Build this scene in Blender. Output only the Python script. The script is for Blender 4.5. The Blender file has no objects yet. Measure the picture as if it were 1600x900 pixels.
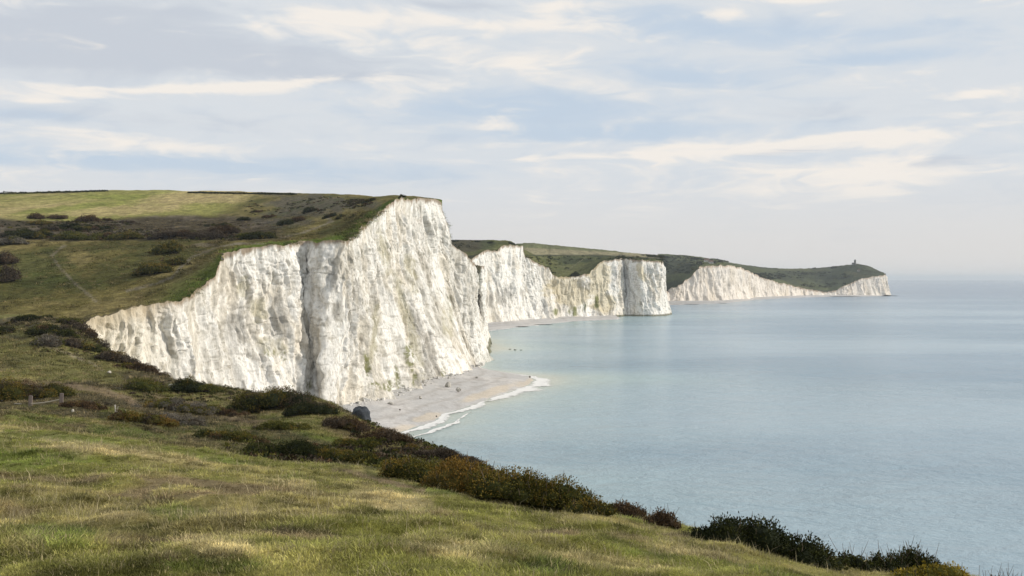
import bpy, math
import numpy as np

# ----------------------------------------------------------------------------
# camera, sky, sun, exposure
# ----------------------------------------------------------------------------
SC = bpy.context.scene
COL = SC.collection
F = 1600 * 35 / 36.0          # focal length in photo pixels (35 mm on a 36 mm sensor)
HY = 435.6                    # row of the true horizon
CX = 800.0
CH = 42.0                     # eye height above the sea, metres
SUN_AZ, SUN_EL = 90.0, 24.0  # degrees clockwise from the view direction (+Y); elevation

cam_d = bpy.data.cameras.new("camera")
cam = bpy.data.objects.new("camera", cam_d)
COL.objects.link(cam)
cam.location = (0, 0, CH)
cam.rotation_euler = (math.pi / 2, 0, 0)
cam_d.lens = 35
cam_d.sensor_width = 36
cam_d.shift_y = -(450 - HY) / 1600.0
cam_d.clip_start = 0.1
cam_d.clip_end = 120000
SC.camera = cam

SC.view_settings.view_transform = 'Standard'
SC.view_settings.look = 'None'
SC.view_settings.exposure = 0.0
SC.view_settings.gamma = 1.0
SC.view_settings.use_curve_mapping = False
SC.cycles.use_denoising = True
SC.cycles.max_bounces = 6
SC.cycles.diffuse_bounces = 2
SC.cycles.glossy_bounces = 2
SC.cycles.volume_bounces = 0
SC.cycles.transparent_max_bounces = 8

az, el = math.radians(SUN_AZ), math.radians(SUN_EL)
SUNDIR = np.array([math.sin(az) * math.cos(el), math.cos(az) * math.cos(el), math.sin(el)])
sun_d = bpy.data.lights.new("sun", 'SUN')
sun_d.energy = 3.5
sun_d.angle = math.radians(0.5)
sun_d.color = (1.0, 0.92, 0.80)
sun = bpy.data.objects.new("sun", sun_d)
COL.objects.link(sun)
from mathutils import Vector
sun.rotation_euler = Vector(SUNDIR).to_track_quat('Z', 'Y').to_euler()


class NT:
    """tiny node-tree helper"""
    def __init__(self, tree):
        self.t = tree

    def n(self, kind, ins=None, **props):
        nd = self.t.nodes.new(kind)
        for k, v in props.items():
            setattr(nd, k, v)
        for k, v in (ins or {}).items():
            if isinstance(v, bpy.types.NodeSocket):
                self.t.links.new(v, nd.inputs[k])
            else:
                nd.inputs[k].default_value = v
        return nd

    def math(self, op, a, b=0.0, clamp=False):
        nd = self.n('ShaderNodeMath', {0: a, 1: b}, operation=op)
        nd.use_clamp = clamp
        return nd.outputs[0]

    def mix(self, fac, a, b, blend='MIX'):
        nd = self.t.nodes.new('ShaderNodeMix')
        nd.data_type = 'RGBA'
        nd.blend_type = blend
        for idx, v in ((0, fac), (6, a), (7, b)):
            if isinstance(v, bpy.types.NodeSocket):
                self.t.links.new(v, nd.inputs[idx])
            elif idx:
                nd.inputs[idx].default_value = (*v, 1) if len(v) == 3 else v
            else:
                nd.inputs[idx].default_value = v
        return nd.outputs[2]

    def noise(self, vec, scale, detail=4, rough=0.55, dist=0.0):
        return self.n('ShaderNodeTexNoise', {'Vector': vec, 'Scale': scale, 'Detail': detail,
                                             'Roughness': rough, 'Distortion': dist}).outputs[0]

    def ramp(self, v, lo, hi, smooth=True):
        nd = self.n('ShaderNodeMapRange', {'Value': v, 'From Min': lo, 'From Max': hi})
        nd.interpolation_type = 'SMOOTHSTEP' if smooth else 'LINEAR'
        return nd.outputs[0]


W = bpy.data.worlds.new("World")
SC.world = W
W.use_nodes = True
W.node_tree.nodes.clear()
wn = NT(W.node_tree)
sky = wn.n('ShaderNodeTexSky', sky_type='NISHITA')
sky.sun_disc = False
sky.sun_elevation = el
sky.sun_rotation = az
sky.altitude = 40
sky.air_density = 1.0
sky.dust_density = 1.2
sky.ozone_density = 1.5
geo = wn.n('ShaderNodeTexCoord')
d = geo.outputs['Generated']
sep = wn.n('ShaderNodeSeparateXYZ', {0: d})
zz = wn.math('ADD', wn.math('MAXIMUM', sep.outputs[2], 0.0), 0.045)
u = wn.math('DIVIDE', sep.outputs[0], zz)
v = wn.math('DIVIDE', sep.outputs[1], zz)
cv = wn.n('ShaderNodeCombineXYZ', {0: wn.math('MULTIPLY', u, 0.75), 1: v, 2: 3.7}).outputs[0]
warp = wn.n('ShaderNodeTexNoise', {'Vector': cv, 'Scale': 0.35, 'Detail': 2})
wv = wn.n('ShaderNodeVectorMath', {0: warp.outputs[1], 1: (0.5, 0.5, 0.5)}, operation='SUBTRACT').outputs[0]
wv = wn.n('ShaderNodeVectorMath', {0: wv, 3: 1.1}, operation='SCALE').outputs[0]
cv2 = wn.n('ShaderNodeVectorMath', {0: cv, 1: wv}, operation='ADD').outputs[0]
n_big = wn.noise(cv2, 0.55, 7, 0.5)
n_mid = wn.noise(cv2, 1.35, 8, 0.55)
n_den = wn.noise(cv, 0.9, 5, 0.5)
n_streak = wn.noise(wn.n('ShaderNodeVectorMath', {0: cv2, 1: (0.45, 1.6, 1.0)}, operation='MULTIPLY').outputs[0], 1.0, 7, 0.55)
CLOUD = 10.0   # background strength 0.1 brings these to picture values
# the cloud banks of that evening: where each one stands in the sky (bearing, height), broken up by the noise above
bearing = wn.math('ARCTAN2', sep.outputs[0], sep.outputs[1])
height = wn.math('ARCSINE', sep.outputs[2])
wsep = wn.n('ShaderNodeSeparateXYZ', {0: wn.n('ShaderNodeTexNoise', {'Vector': cv, 'Scale': 1.1, 'Detail': 5}).outputs[1]})
bearing = wn.math('ADD', bearing, wn.math('MULTIPLY', wn.math('SUBTRACT', wsep.outputs[0], 0.5), 0.10))
height = wn.math('ADD', height, wn.math('MULTIPLY', wn.math('SUBTRACT', wsep.outputs[1], 0.5), 0.028))


def banks(lst):
    tot = None
    for (bx, by, rx, ry, wt, tilt) in lst:
        a0, e0 = math.atan((bx - CX) / F), math.atan((HY - by) / F)
        da = wn.math('SUBTRACT', bearing, a0)
        de = wn.math('SUBTRACT', wn.math('SUBTRACT', height, e0), wn.math('MULTIPLY', da, tilt))
        qa = wn.math('POWER', wn.math('ABSOLUTE', wn.math('DIVIDE', da, rx / F)), 2.0)
        qe = wn.math('POWER', wn.math('ABSOLUTE', wn.math('DIVIDE', de, ry / F)), 2.0)
        g = wn.math('MULTIPLY', wn.math('EXPONENT', wn.math('MULTIPLY', wn.math('ADD', qa, qe), -1.0)), wt)
        tot = g if tot is None else wn.math('ADD', tot, g)
    return tot


CREAM = [(500, 42, 85, 26, 1.0, 0), (610, 34, 120, 12, .7, 0), (860, 38, 110, 17, .9, 0), (340, 64, 130, 10, .5, 0), (95, 174, 60, 8, 1.1, 0), (25, 188, 45, 8, 1.1, 0),
         (170, 160, 150, 6, .8, .03), (350, 152, 150, 8, .9, .05), (500, 140, 110, 6, .7, .05), (110, 233, 190, 11, .8, 0), (290, 241, 90, 8, .8, 0),
         (1240, 11, 75, 11, 1.0, 0), (1112, 32, 50, 8, .9, 0), (1295, 38, 36, 7, .9, 0), (1410, 6, 60, 8, .9, 0), (1562, 40, 40, 9, .9, 0), (900, 8, 60, 8, .6, 0),
         (1480, 178, 65, 5, .9, 0), (1255, 226, 180, 7, .9, .02), (1430, 230, 120, 8, .9, 0), (1080, 243, 220, 8, .8, .03), (930, 252, 150, 7, .5, 0),
         (800, 96, 110, 16, .7, 0), (1400, 275, 220, 18, .45, 0), (1180, 296, 260, 22, .35, 0), (1530, 205, 90, 8, .6, 0), (720, 195, 200, 12, .4, 0), (1250, 262, 420, 42, .42, 0), (700, 225, 300, 16, .35, 0), (1180, 140, 120, 8, .4, 0), (620, 75, 160, 14, .5, 0)]
GREY = [(140, 60, 230, 55, 1.0, 0), (380, 108, 300, 26, 1.0, 0), (60, 120, 130, 34, .9, 0), (1225, 240, 70, 6, .8, 0), (1430, 272, 80, 9, .7, 0), (700, 10, 120, 9, .8, 0),
        (560, 130, 200, 12, .6, 0), (250, 205, 300, 14, .4, 0), (1250, 190, 200, 12, .4, 0)]
BLUE = [(820, 168, 270, 34, 1.0, -.03), (1060, 118, 130, 20, .9, -.1), (1400, 112, 170, 14, .9, 0), (100, 262, 200, 14, .9, 0), (430, 268, 280, 18, .9, 0),
        (1010, 30, 100, 26, .7, 0), (1320, 72, 210, 22, .7, 0), (960, 210, 200, 12, .8, 0), (60, 208, 90, 8, .7, 0), (1130, 55, 120, 16, .6, 0), (690, 60, 70, 6, .6, 0)]
fine = wn.math('ADD', wn.math('MULTIPLY', n_mid, 0.55), wn.math('MULTIPLY', n_streak, 0.45))
loc = wn.n('ShaderNodeCombineXYZ', {0: wn.math('MULTIPLY', bearing, F / 120.0), 1: wn.math('MULTIPLY', height, F / 34.0), 2: 1.7}).outputs[0]
n_loc = wn.noise(loc, 1.0, 9, 0.58, 0.6)
fine = wn.math('ADD', wn.math('MULTIPLY', fine, 0.4), wn.math('MULTIPLY', n_loc, 0.75))
dfine = wn.math('SUBTRACT', fine, 0.575)
dbig = wn.math('SUBTRACT', n_big, 0.5)
hi = wn.ramp(wn.math('ADD', banks(CREAM), wn.math('ADD', wn.math('MULTIPLY', dfine, 4.2), wn.math('MULTIPLY', dbig, 0.5))), 0.15, 1.15)
gr = wn.ramp(wn.math('ADD', banks(GREY), wn.math('MULTIPLY', dfine, -2.2)), 0.1, 1.1)
bl = wn.ramp(wn.math('ADD', banks(BLUE), wn.math('ADD', wn.math('MULTIPLY', dfine, -2.6), wn.math('MULTIPLY', dbig, -0.6))), 0.0, 1.1)
blue = wn.mix(0.88, sky.outputs[0], tuple(c * CLOUD for c in (0.50, 0.615, 0.755)))
grey = tuple(c * CLOUD for c in (0.54, 0.58, 0.645))
cream = tuple(c * CLOUD for c in (0.90, 0.84, 0.77))
pale = tuple(c * CLOUD for c in (0.67, 0.705, 0.742))
base = wn.mix(wn.math('MULTIPLY', bl, 0.72), pale, blue)
base = wn.mix(wn.math('MULTIPLY', gr, 0.85), base, grey)
hz = wn.ramp(sep.outputs[2], 0.01, 0.12)
hcol = tuple(c * CLOUD for c in (0.72, 0.69, 0.66))
base = wn.mix(wn.math('MULTIPLY', wn.math('SUBTRACT', 1.0, hz), 0.85), base, hcol)
base = wn.mix(wn.math('MULTIPLY', wn.math('MULTIPLY', hi, 0.85), wn.ramp(sep.outputs[2], 0.03, 0.10)), base, cream)
bg = wn.n('ShaderNodeBackground', {0: base, 1: 0.105})
out = wn.n('ShaderNodeOutputWorld')
W.node_tree.links.new(bg.outputs[0], out.inputs[0])

# ----------------------------------------------------------------------------
# helpers
# ----------------------------------------------------------------------------
def _h(ix, iy, iz, seed):
    h = (ix.astype(np.int64) * 374761393 + iy.astype(np.int64) * 668265263 + iz.astype(np.int64) * 1274126177 + seed * 974634721) & 0xFFFFFFFF
    h = ((h ^ (h >> 13)) * 1274126177) & 0xFFFFFFFF
    h = ((h ^ (h >> 16)) * 2246822519) & 0xFFFFFFFF
    return ((h ^ (h >> 15)) & 0xFFFF) / 32767.5 - 1.0


def vn(x, y, z=0.0, seed=0):
    x, y, z = np.broadcast_arrays(np.asarray(x, float), np.asarray(y, float), np.asarray(z, float))
    x0, y0, z0 = np.floor(x), np.floor(y), np.floor(z)
    fx, fy, fz = x - x0, y - y0, z - z0
    fx, fy, fz = [t * t * t * (t * (t * 6 - 15) + 10) for t in (fx, fy, fz)]
    r = 0.0
    flat = not np.any(z)
    for a in (0, 1):
        for b in (0, 1):
            for c in ((0,) if flat else (0, 1)):
                w = (fx if a else 1 - fx) * (fy if b else 1 - fy) * (fz if c else 1 - fz)
                r = r + w * _h(x0 + a, y0 + b, z0 + c, seed)
    return r


def fbm(x, y, z=0.0, o=4, seed=0, gain=0.5, lac=2.03):
    s, a, t = 0.0, 1.0, 0.0
    for i in range(o):
        k = lac ** i
        s = s + a * vn(np.asarray(x) * k + i * 7.3, np.asarray(y) * k - i * 3.1, np.asarray(z) * k, seed + i * 17)
        t += a
        a *= gain
    return s / t * 1.4


def ridge(x, y, z=0.0, o=4, seed=0):
    s, a, t = 0.0, 1.0, 0.0
    for i in range(o):
        k = 2.03 ** i
        s = s + a * (1 - 2 * np.abs(vn(np.asarray(x) * k + i * 5.1, np.asarray(y) * k + i * 2.7, np.asarray(z) * k, seed + i * 13)))
        t += a
        a *= 0.5
    return s / t


def sstep(lo, hi, x):
    t = np.clip((x - lo) / (hi - lo), 0, 1)
    return t * t * (3 - 2 * t)


def mixc(a, b, t):
    return a * (1 - t[..., None]) + np.asarray(b, float) * t[..., None]


class TPS:
    def __init__(self, pts, vals, smooth=0.0):
        P = np.asarray(pts, float)
        n = len(P)
        A = np.zeros((n + 3, n + 3))
        A[:n, :n] = self.k(P[:, None] - P[None]) + np.eye(n) * smooth
        A[:n, n] = 1
        A[:n, n + 1:] = P
        A[n:, :n] = A[:n, n:].T
        b = np.concatenate([vals, np.zeros(3)])
        self.P, self.n, self.w = P, n, np.linalg.solve(A, b)

    @staticmethod
    def k(dv):
        r2 = (dv ** 2).sum(-1)
        return 0.5 * r2 * np.log(r2 + 1e-12)

    def __call__(self, a, b):
        a, b = np.broadcast_arrays(a, b)
        q = np.stack([a.ravel(), b.ravel()], -1)
        outv = np.empty(len(q))
        for i in range(0, len(q), 20000):
            s = q[i:i + 20000]
            outv[i:i + 20000] = self.k(s[:, None] - self.P[None]) @ self.w[:self.n] + self.w[self.n] + s @ self.w[self.n + 1:]
        return outv.reshape(a.shape)


def zof(py, D):
    return CH + (HY - py) / F * D


def pix(P):
    D = np.maximum(P[..., 1], 0.5)
    return CX + P[..., 0] / D * F, HY - (P[..., 2] - CH) / D * F


def mesh_from(name, verts, faces, col=None, smooth=True, mat=None, attrs=None):
    """verts (n,3); faces (m,3|4) array or list of arrays"""
    me = bpy.data.meshes.new(name)
    verts = np.asarray(verts, np.float32)
    fl = faces if isinstance(faces, list) else [faces]
    fl = [np.asarray(f, np.int32) for f in fl if len(f)]
    me.vertices.add(len(verts))
    me.vertices.foreach_set('co', verts.ravel())
    nl = sum(f.size for f in fl)
    nf = sum(len(f) for f in fl)
    me.loops.add(nl)
    me.loops.foreach_set('vertex_index', np.concatenate([f.ravel() for f in fl]))
    me.polygons.add(nf)
    tot = np.concatenate([np.full(len(f), f.shape[1], np.int32) for f in fl])
    me.polygons.foreach_set('loop_start', np.concatenate([[0], np.cumsum(tot)[:-1]]).astype(np.int32))
    me.polygons.foreach_set('loop_total', tot)
    me.polygons.foreach_set('use_smooth', np.full(nf, smooth))
    me.update(calc_edges=True)
    if col is not None:
        at = me.color_attributes.new('Col', 'FLOAT_COLOR', 'POINT')
        c4 = np.ones((len(verts), 4), np.float32)
        c4[:, :3] = np.asarray(col).reshape(-1, 3)
        at.data.foreach_set('color', c4.ravel())
    for k, vals in (attrs or {}).items():
        at = me.attributes.new(k, 'FLOAT', 'POINT')
        at.data.foreach_set('value', np.asarray(vals, np.float32).ravel())
    if mat:
        me.materials.append(mat)
    return me


def obj(name, me, parent=None, loc=None, **tags):
    o = bpy.data.objects.new(name, me)
    COL.objects.link(o)
    if parent:
        o.parent = parent
    if loc is not None:
        o.location = loc
    for k, val in tags.items():
        if val:
            o[k] = val
    return o


def grid_faces(nu, nv, closed=False):
    i, j = np.meshgrid(np.arange(nu - 1 if not closed else nu), np.arange(nv - 1), indexing='ij')
    a = i * nv + j
    b = ((i + 1) % nu) * nv + j
    return np.stack([a, b, b + 1, a + 1], -1).reshape(-1, 4)


def new_mat(name):
    m = bpy.data.materials.new(name)
    m.use_nodes = True
    t = m.node_tree
    for nd in list(t.nodes):
        if nd.type != 'OUTPUT_MATERIAL':
            t.nodes.remove(nd)
    return m, NT(t), [nd for nd in t.nodes if nd.type == 'OUTPUT_MATERIAL'][0]


def attr_mat(name, scales=((1.0, 0.25),), rough=0.9, bump=None, spec=0.2, trans=0.0, stretch=None):
    """material that multiplies the mesh's colour by fine object-space noise"""
    m, k, o = new_mat(name)
    c = k.n('ShaderNodeAttribute', attribute_name='Col').outputs[0]
    pos = k.n('ShaderNodeNewGeometry').outputs['Position']
    if stretch:
        pos = k.n('ShaderNodeVectorMath', {0: pos, 1: stretch}, operation='MULTIPLY').outputs[0]
    for s, amt in scales:
        nz = k.noise(pos, s, 5, 0.6)
        f = k.n('ShaderNodeMapRange', {'Value': nz, 'From Min': 0.25, 'From Max': 0.75, 'To Min': 1 - amt, 'To Max': 1 + amt}).outputs[0]
        g = k.n('ShaderNodeCombineXYZ', {0: f, 1: f, 2: f}).outputs[0]
        c = k.mix(1.0, c, g, 'MULTIPLY')
    p = k.n('ShaderNodeBsdfPrincipled', {'Base Color': c, 'Roughness': rough, 'Specular IOR Level': spec})
    if bump:
        nb = k.noise(pos, bump[0], 6, 0.65)
        b = k.n('ShaderNodeBump', {'Height': nb, 'Strength': bump[1], 'Distance': bump[2]})
        k.t.links.new(b.outputs[0], p.inputs['Normal'])
    sh = p.outputs[0]
    if trans:
        tr = k.n('ShaderNodeBsdfTranslucent', {'Color': c})
        sh = k.n('ShaderNodeMixShader', {0: trans, 1: sh, 2: tr.outputs[0]}).outputs[0]
    k.t.links.new(sh, o.inputs[0])
    return m


M_CHALK = attr_mat('chalk', ((0.35, 0.08), (1.6, 0.16)), 0.92, (1.3, 0.8, 0.7), 0.1, stretch=(1, 1, 0.33))
M_CHALK_FAR = attr_mat('chalk_far', ((0.12, 0.12), (0.5, 0.12)), 0.95, (0.4, 0.7, 1.3), 0.1, stretch=(1, 1, 0.3))
M_TURF = attr_mat('turf', ((1.2, 0.22), (9.0, 0.28)), 0.95, (6.0, 0.7, 0.08), 0.1)
M_TURF_FAR = attr_mat('downland', ((0.05, 0.2), (0.35, 0.5), (1.3, 0.4)), 0.95, (0.6, 1.0, 1.6), 0.03)
M_LEAF = attr_mat('leaf', ((3.0, 0.25),), 0.75, None, 0.08, 0.12)
M_STEM = attr_mat('woody_stem', ((12.0, 0.3),), 0.85, None, 0.2)
M_ROCK = attr_mat('rock', ((1.5, 0.3), (7.0, 0.3)), 0.9, (5.0, 0.8, 0.1), 0.2)
M_SHINGLE = attr_mat('shingle', ((0.15, 0.10), (1.3, 0.18), (4.0, 0.15)), 0.95, (3.0, 0.6, 0.2), 0.15)
M_WOOD = attr_mat('weathered_wood', ((18.0, 0.35),), 0.85, (30.0, 0.6, 0.01), 0.2)
M_WALL = attr_mat('masonry', ((0.8, 0.15),), 0.85)

TURF_PAL = dict(green=(0.174, 0.173, 0.043), lush=(0.118, 0.150, 0.030), dry=(0.30, 0.25, 0.105), straw=(0.40, 0.33, 0.17),
                dirt=(0.19, 0.14, 0.085), heath=(0.070, 0.055, 0.034), dark=(0.042, 0.050, 0.017))


def blobs(px, py, lst):
    """union of soft-edged oval patches"""
    r = np.zeros(np.shape(px))
    wob = 0.35 * fbm(px / 16.0, py / 8.0, o=3, seed=91)
    for (cx, cy, rx, ry, ang) in lst:
        c, s = math.cos(math.radians(ang)), math.sin(math.radians(ang))
        dx, dy = px - cx, py - cy
        q = np.sqrt(((dx * c + dy * s) / rx) ** 2 + ((-dx * s + dy * c) / ry) ** 2) + wob
        r = np.maximum(r, sstep(1.15, 0.6, q))
    return r


def strip(px, py, poly, w):
    """soft band along a polyline"""
    r = np.full(np.shape(px), 1e9)
    for (a, b) in zip(poly[:-1], poly[1:]):
        ax, ay, bx, by = *a, *b
        t = np.clip(((px - ax) * (bx - ax) + (py - ay) * (by - ay)) / ((bx - ax) ** 2 + (by - ay) ** 2), 0, 1)
        r = np.minimum(r, np.hypot(px - ax - t * (bx - ax), (py - ay - t * (by - ay)) * 1.6))
    return sstep(w * 1.3, w * 0.5, r + w * 0.5 * fbm(px / 9.0, py / 5.0, o=2, seed=77))


# ----------------------------------------------------------------------------
# the near hill: the turf slope the camera stands on
# ----------------------------------------------------------------------------
NEAR = {
    0: [(900, 7.8), (800, 13.5), (740, 20), (700, 28), (668, 40), (660, 55), (648, 72), (636, 90), (618, 115), (592, 145), (560, 175), (530, 205), (503, 238), (490, 262)],
    120: [(900, 7.8), (800, 13.8), (740, 20.5), (704, 28), (681, 38), (671, 55), (656, 75), (641, 92), (620, 115), (600, 140), (570, 170), (540, 200), (511, 230), (518, 246), (560, 275)],
    230: [(900, 8), (800, 14), (740, 22), (702, 33), (690, 50), (675, 72), (651, 95), (628, 120), (604, 145), (582, 172), (590, 200), (650, 230), (780, 262)],
    400: [(900, 8.2), (800, 15), (735, 29), (719, 45), (692, 70), (668, 92), (643, 115), (617, 140), (625, 160), (690, 190), (860, 230)],
    560: [(900, 8.5), (800, 16.5), (745, 30), (732, 42), (707, 65), (683, 85), (663, 102), (652, 115), (662, 130), (722, 155), (900, 190)],
    700: [(900, 9), (800, 18.5), (772, 27), (757, 40), (732, 58), (714, 75), (722, 87), (775, 108), (960, 140)],
    850: [(900, 9.8), (830, 17), (795, 28), (783, 38), (774, 48), (782, 57), (835, 72), (1010, 95)],
    1000: [(900, 11), (840, 20), (816, 30), (809, 38), (815, 46), (865, 60), (1010, 76)],
    1200: [(900, 14.5), (872, 21), (862, 28), (868, 34), (925, 45), (1100, 58)],
    1400: [(908, 18), (895, 24), (899, 29), (960, 38), (1150, 50)],
    1600: [(932, 18), (921, 23), (930, 28), (1000, 38), (1200, 50)],
}
_pts, _vals = [], []
for c, rows in NEAR.items():
    cols = [c]
    if c == 0:
        cols = [-700, -300, 0]
    if c == 1600:
        cols = [1600, 2000, 2500]
    for cc in cols:
        off = 14 * (cc - 1600) / 400 if cc > 1600 else (-0.01 * cc * 0.4 if cc < 0 else 0)
        for (py, D) in rows + [(1290, 4.2), (1700, 2.6), (2250, 1.5)]:
            _pts.append((cc / 300.0, math.log(D) * 1.3))
            # work with the drop below the eye so that the fit is smooth in metres per metre
            _vals.append((py + off - HY))
near_tps = TPS(_pts, np.array(_vals), 1e-4)
_ec = sorted(NEAR)
_dmax = [NEAR[c][-1][1] for c in _ec]


def near_z(x, y, detail=True):
    """height of the near hill above the sea"""
    x, y = np.broadcast_arrays(np.asarray(x, float), np.asarray(y, float))
    r = np.hypot(x, y)
    D = np.maximum(np.maximum(y, 0.45 * r), 1.5)
    px = np.clip(CX + x / D * F, -680, 2450)
    v = near_tps(px / 300.0, np.log(D) * 1.3)
    z = CH - v / F * D
    if detail:
        fade = sstep(3, 12, r)
        z = z + fade * (0.15 * fbm(x / 2.2, y / 2.2, o=3, seed=3) + 0.075 * fbm(x / 0.7, y / 0.7, o=2, seed=5))
        z = z + sstep(30, 70, r) * (0.45 * fbm(x / 9.0, y / 9.0, o=3, seed=8))
    return z


def near_color(x, y, px, py):
    n1 = fbm(x / 5.0, y / 7.0, o=4, seed=21)
    n2 = fbm(x / 1.1, y / 1.7, o=5, seed=22, gain=0.7)
    n3 = fbm(x / 14.0, y / 14.0, o=3, seed=23)
    c = np.zeros(np.shape(x) + (3,)) + np.array(TURF_PAL['green'])
    c = mixc(c, TURF_PAL['dry'], 0.75 * sstep(-0.25, 0.55, n1 * 0.7 + n2 * 0.6))
    c = mixc(c, TURF_PAL['lush'], 0.8 * sstep(0.15, 0.6, -n1 * 0.6 + n3 * 0.5 + n2 * 0.3))
    # beyond the first crest: heathy, darker turf
    far = sstep(34, 60, y)
    c = mixc(c, np.array(TURF_PAL['green']) * 0.62, 0.55 * far)
    c = mixc(c, TURF_PAL['heath'], far * 0.85 * sstep(-0.25, 0.35, n3 + 0.5 * n1 + 0.4 * n2))
    c = mixc(c, TURF_PAL['dry'], far * 0.45 * sstep(0.15, 0.6, n2 - 0.4 * n3))
    c = mixc(c, TURF_PAL['dirt'], 0.8 * sstep(0.5, 0.72, ridge(x / 3.0, y / 4.5, o=3, seed=31)) * sstep(0.1, 0.5, fbm(x / 3.3, y / 3.3, o=2, seed=33)))
    c = mixc(c, TURF_PAL['straw'], 0.75 * blobs(px, py, [(70, 690, 95, 14, 8), (190, 705, 110, 12, 6), (620, 785, 90, 24, 10), (330, 860, 60, 18, 0), (40, 850, 50, 18, 0),
                                                      (720, 865, 110, 20, 5), (930, 880, 120, 14, 4), (200, 800, 70, 14, 0), (1080, 862, 90, 10, 12), (470, 760, 50, 9, 10)]) * sstep(-0.5, 0.3, n2))
    c = mixc(c, TURF_PAL['lush'], 0.75 * blobs(px, py, [(200, 678, 75, 10, 6), (60, 655, 60, 7, 5), (80, 835, 70, 22, 0), (280, 800, 60, 14, 0), (560, 705, 120, 12, 18), (330, 885, 90, 14, 0),
                                                     (660, 765, 60, 7, 8), (850, 890, 60, 14, 0)]))
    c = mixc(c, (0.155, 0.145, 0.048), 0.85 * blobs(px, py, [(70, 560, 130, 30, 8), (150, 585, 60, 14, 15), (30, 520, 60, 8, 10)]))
    dirt = np.maximum(strip(px, py, [(40, 600), (110, 603), (160, 611), (200, 622), (216, 634)], 9),
                      strip(px, py, [(520, 733), (570, 745), (620, 757), (660, 768)], 7))
    dirt = np.maximum(dirt, 0.75 * strip(px, py, [(230, 618), (300, 632), (370, 655), (450, 678), (540, 712)], 8))
    dirt = np.maximum(dirt, 0.6 * blobs(px, py, [(170, 850, 45, 7, 8), (690, 803, 22, 5, 5), (260, 872, 30, 5, 0), (980, 840, 40, 5, 8), (560, 690, 70, 14, 30)]))
    c = mixc(c, TURF_PAL['dirt'], 0.9 * dirt)
    c = mixc(c, (0.30, 0.25, 0.17), 0.9 * strip(px, py, [(60, 538), (105, 552), (140, 566), (160, 578)], 2.2))
    c = mixc(c, TURF_PAL['dark'], 0.7 * blobs(px, py, [(470, 700, 120, 22, 14), (370, 680, 80, 12, 10), (620, 735, 60, 12, 12), (200, 655, 60, 8, 8)]))  # dark patches; those in the hollow put its shade into the turf colour
    return c * (0.9 + 0.25 * n2)[..., None]


def build_near():
    th = np.unique(np.concatenate([np.linspace(-math.pi, math.pi, 73)[:-1],
                                   np.arctan((np.arange(-420, 2050, 4.0) - CX) / F)]))
    lr = np.exp(np.arange(math.log(0.6), math.log(290), 0.0145))
    T, R = np.meshgrid(th, lr, indexing='ij')
    Dm = np.interp(CX + F * np.tan(np.clip(th, -1.2, 1.2)), _ec, _dmax)
    Dm = np.where(np.abs(th) > 1.2, 90.0, Dm) / np.clip(np.cos(th), 0.45, 1)
    R = np.minimum(R, Dm[:, None])
    X, Y = R * np.sin(T), R * np.cos(T)
    Z = near_z(X, Y)
    # where the hill falls towards the bay it ends in a steep bank that runs down below the water
    px, py = pix(np.stack([X, Y, Z], -1))
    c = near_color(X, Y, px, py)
    c[Y < 4] = TURF_PAL['green']
    Pv = np.stack([X, Y, Z], -1)
    skirt = Pv[:, -1:].copy()
    skirt[..., :2] *= 1.25
    skirt[..., 2] = -6
    Pv = np.concatenate([Pv, skirt], 1)
    c = np.concatenate([c, c[:, -1:]], 1)
    global NEAR_P
    NEAR_P = Pv[:, :-1]
    nu, nv = Pv.shape[:2]
    fc = grid_faces(nu, nv, closed=True)
    Vv = Pv.reshape(-1, 3)
    a = Vv[fc]
    area = np.linalg.norm(np.cross(a[:, 2] - a[:, 0], a[:, 3] - a[:, 1]), axis=1)
    fc = fc[area > 1e-9]
    used = np.unique(fc)
    remap = np.zeros(len(Vv), np.int32)
    remap[used] = np.arange(len(used))
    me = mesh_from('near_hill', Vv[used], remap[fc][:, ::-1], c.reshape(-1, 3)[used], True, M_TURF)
    obj('grassy_hill', me, kind='structure')


build_near()

# ----------------------------------------------------------------------------
# chalk cliffs
# ----------------------------------------------------------------------------
CHALK = np.array((0.80, 0.78, 0.735))


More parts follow.
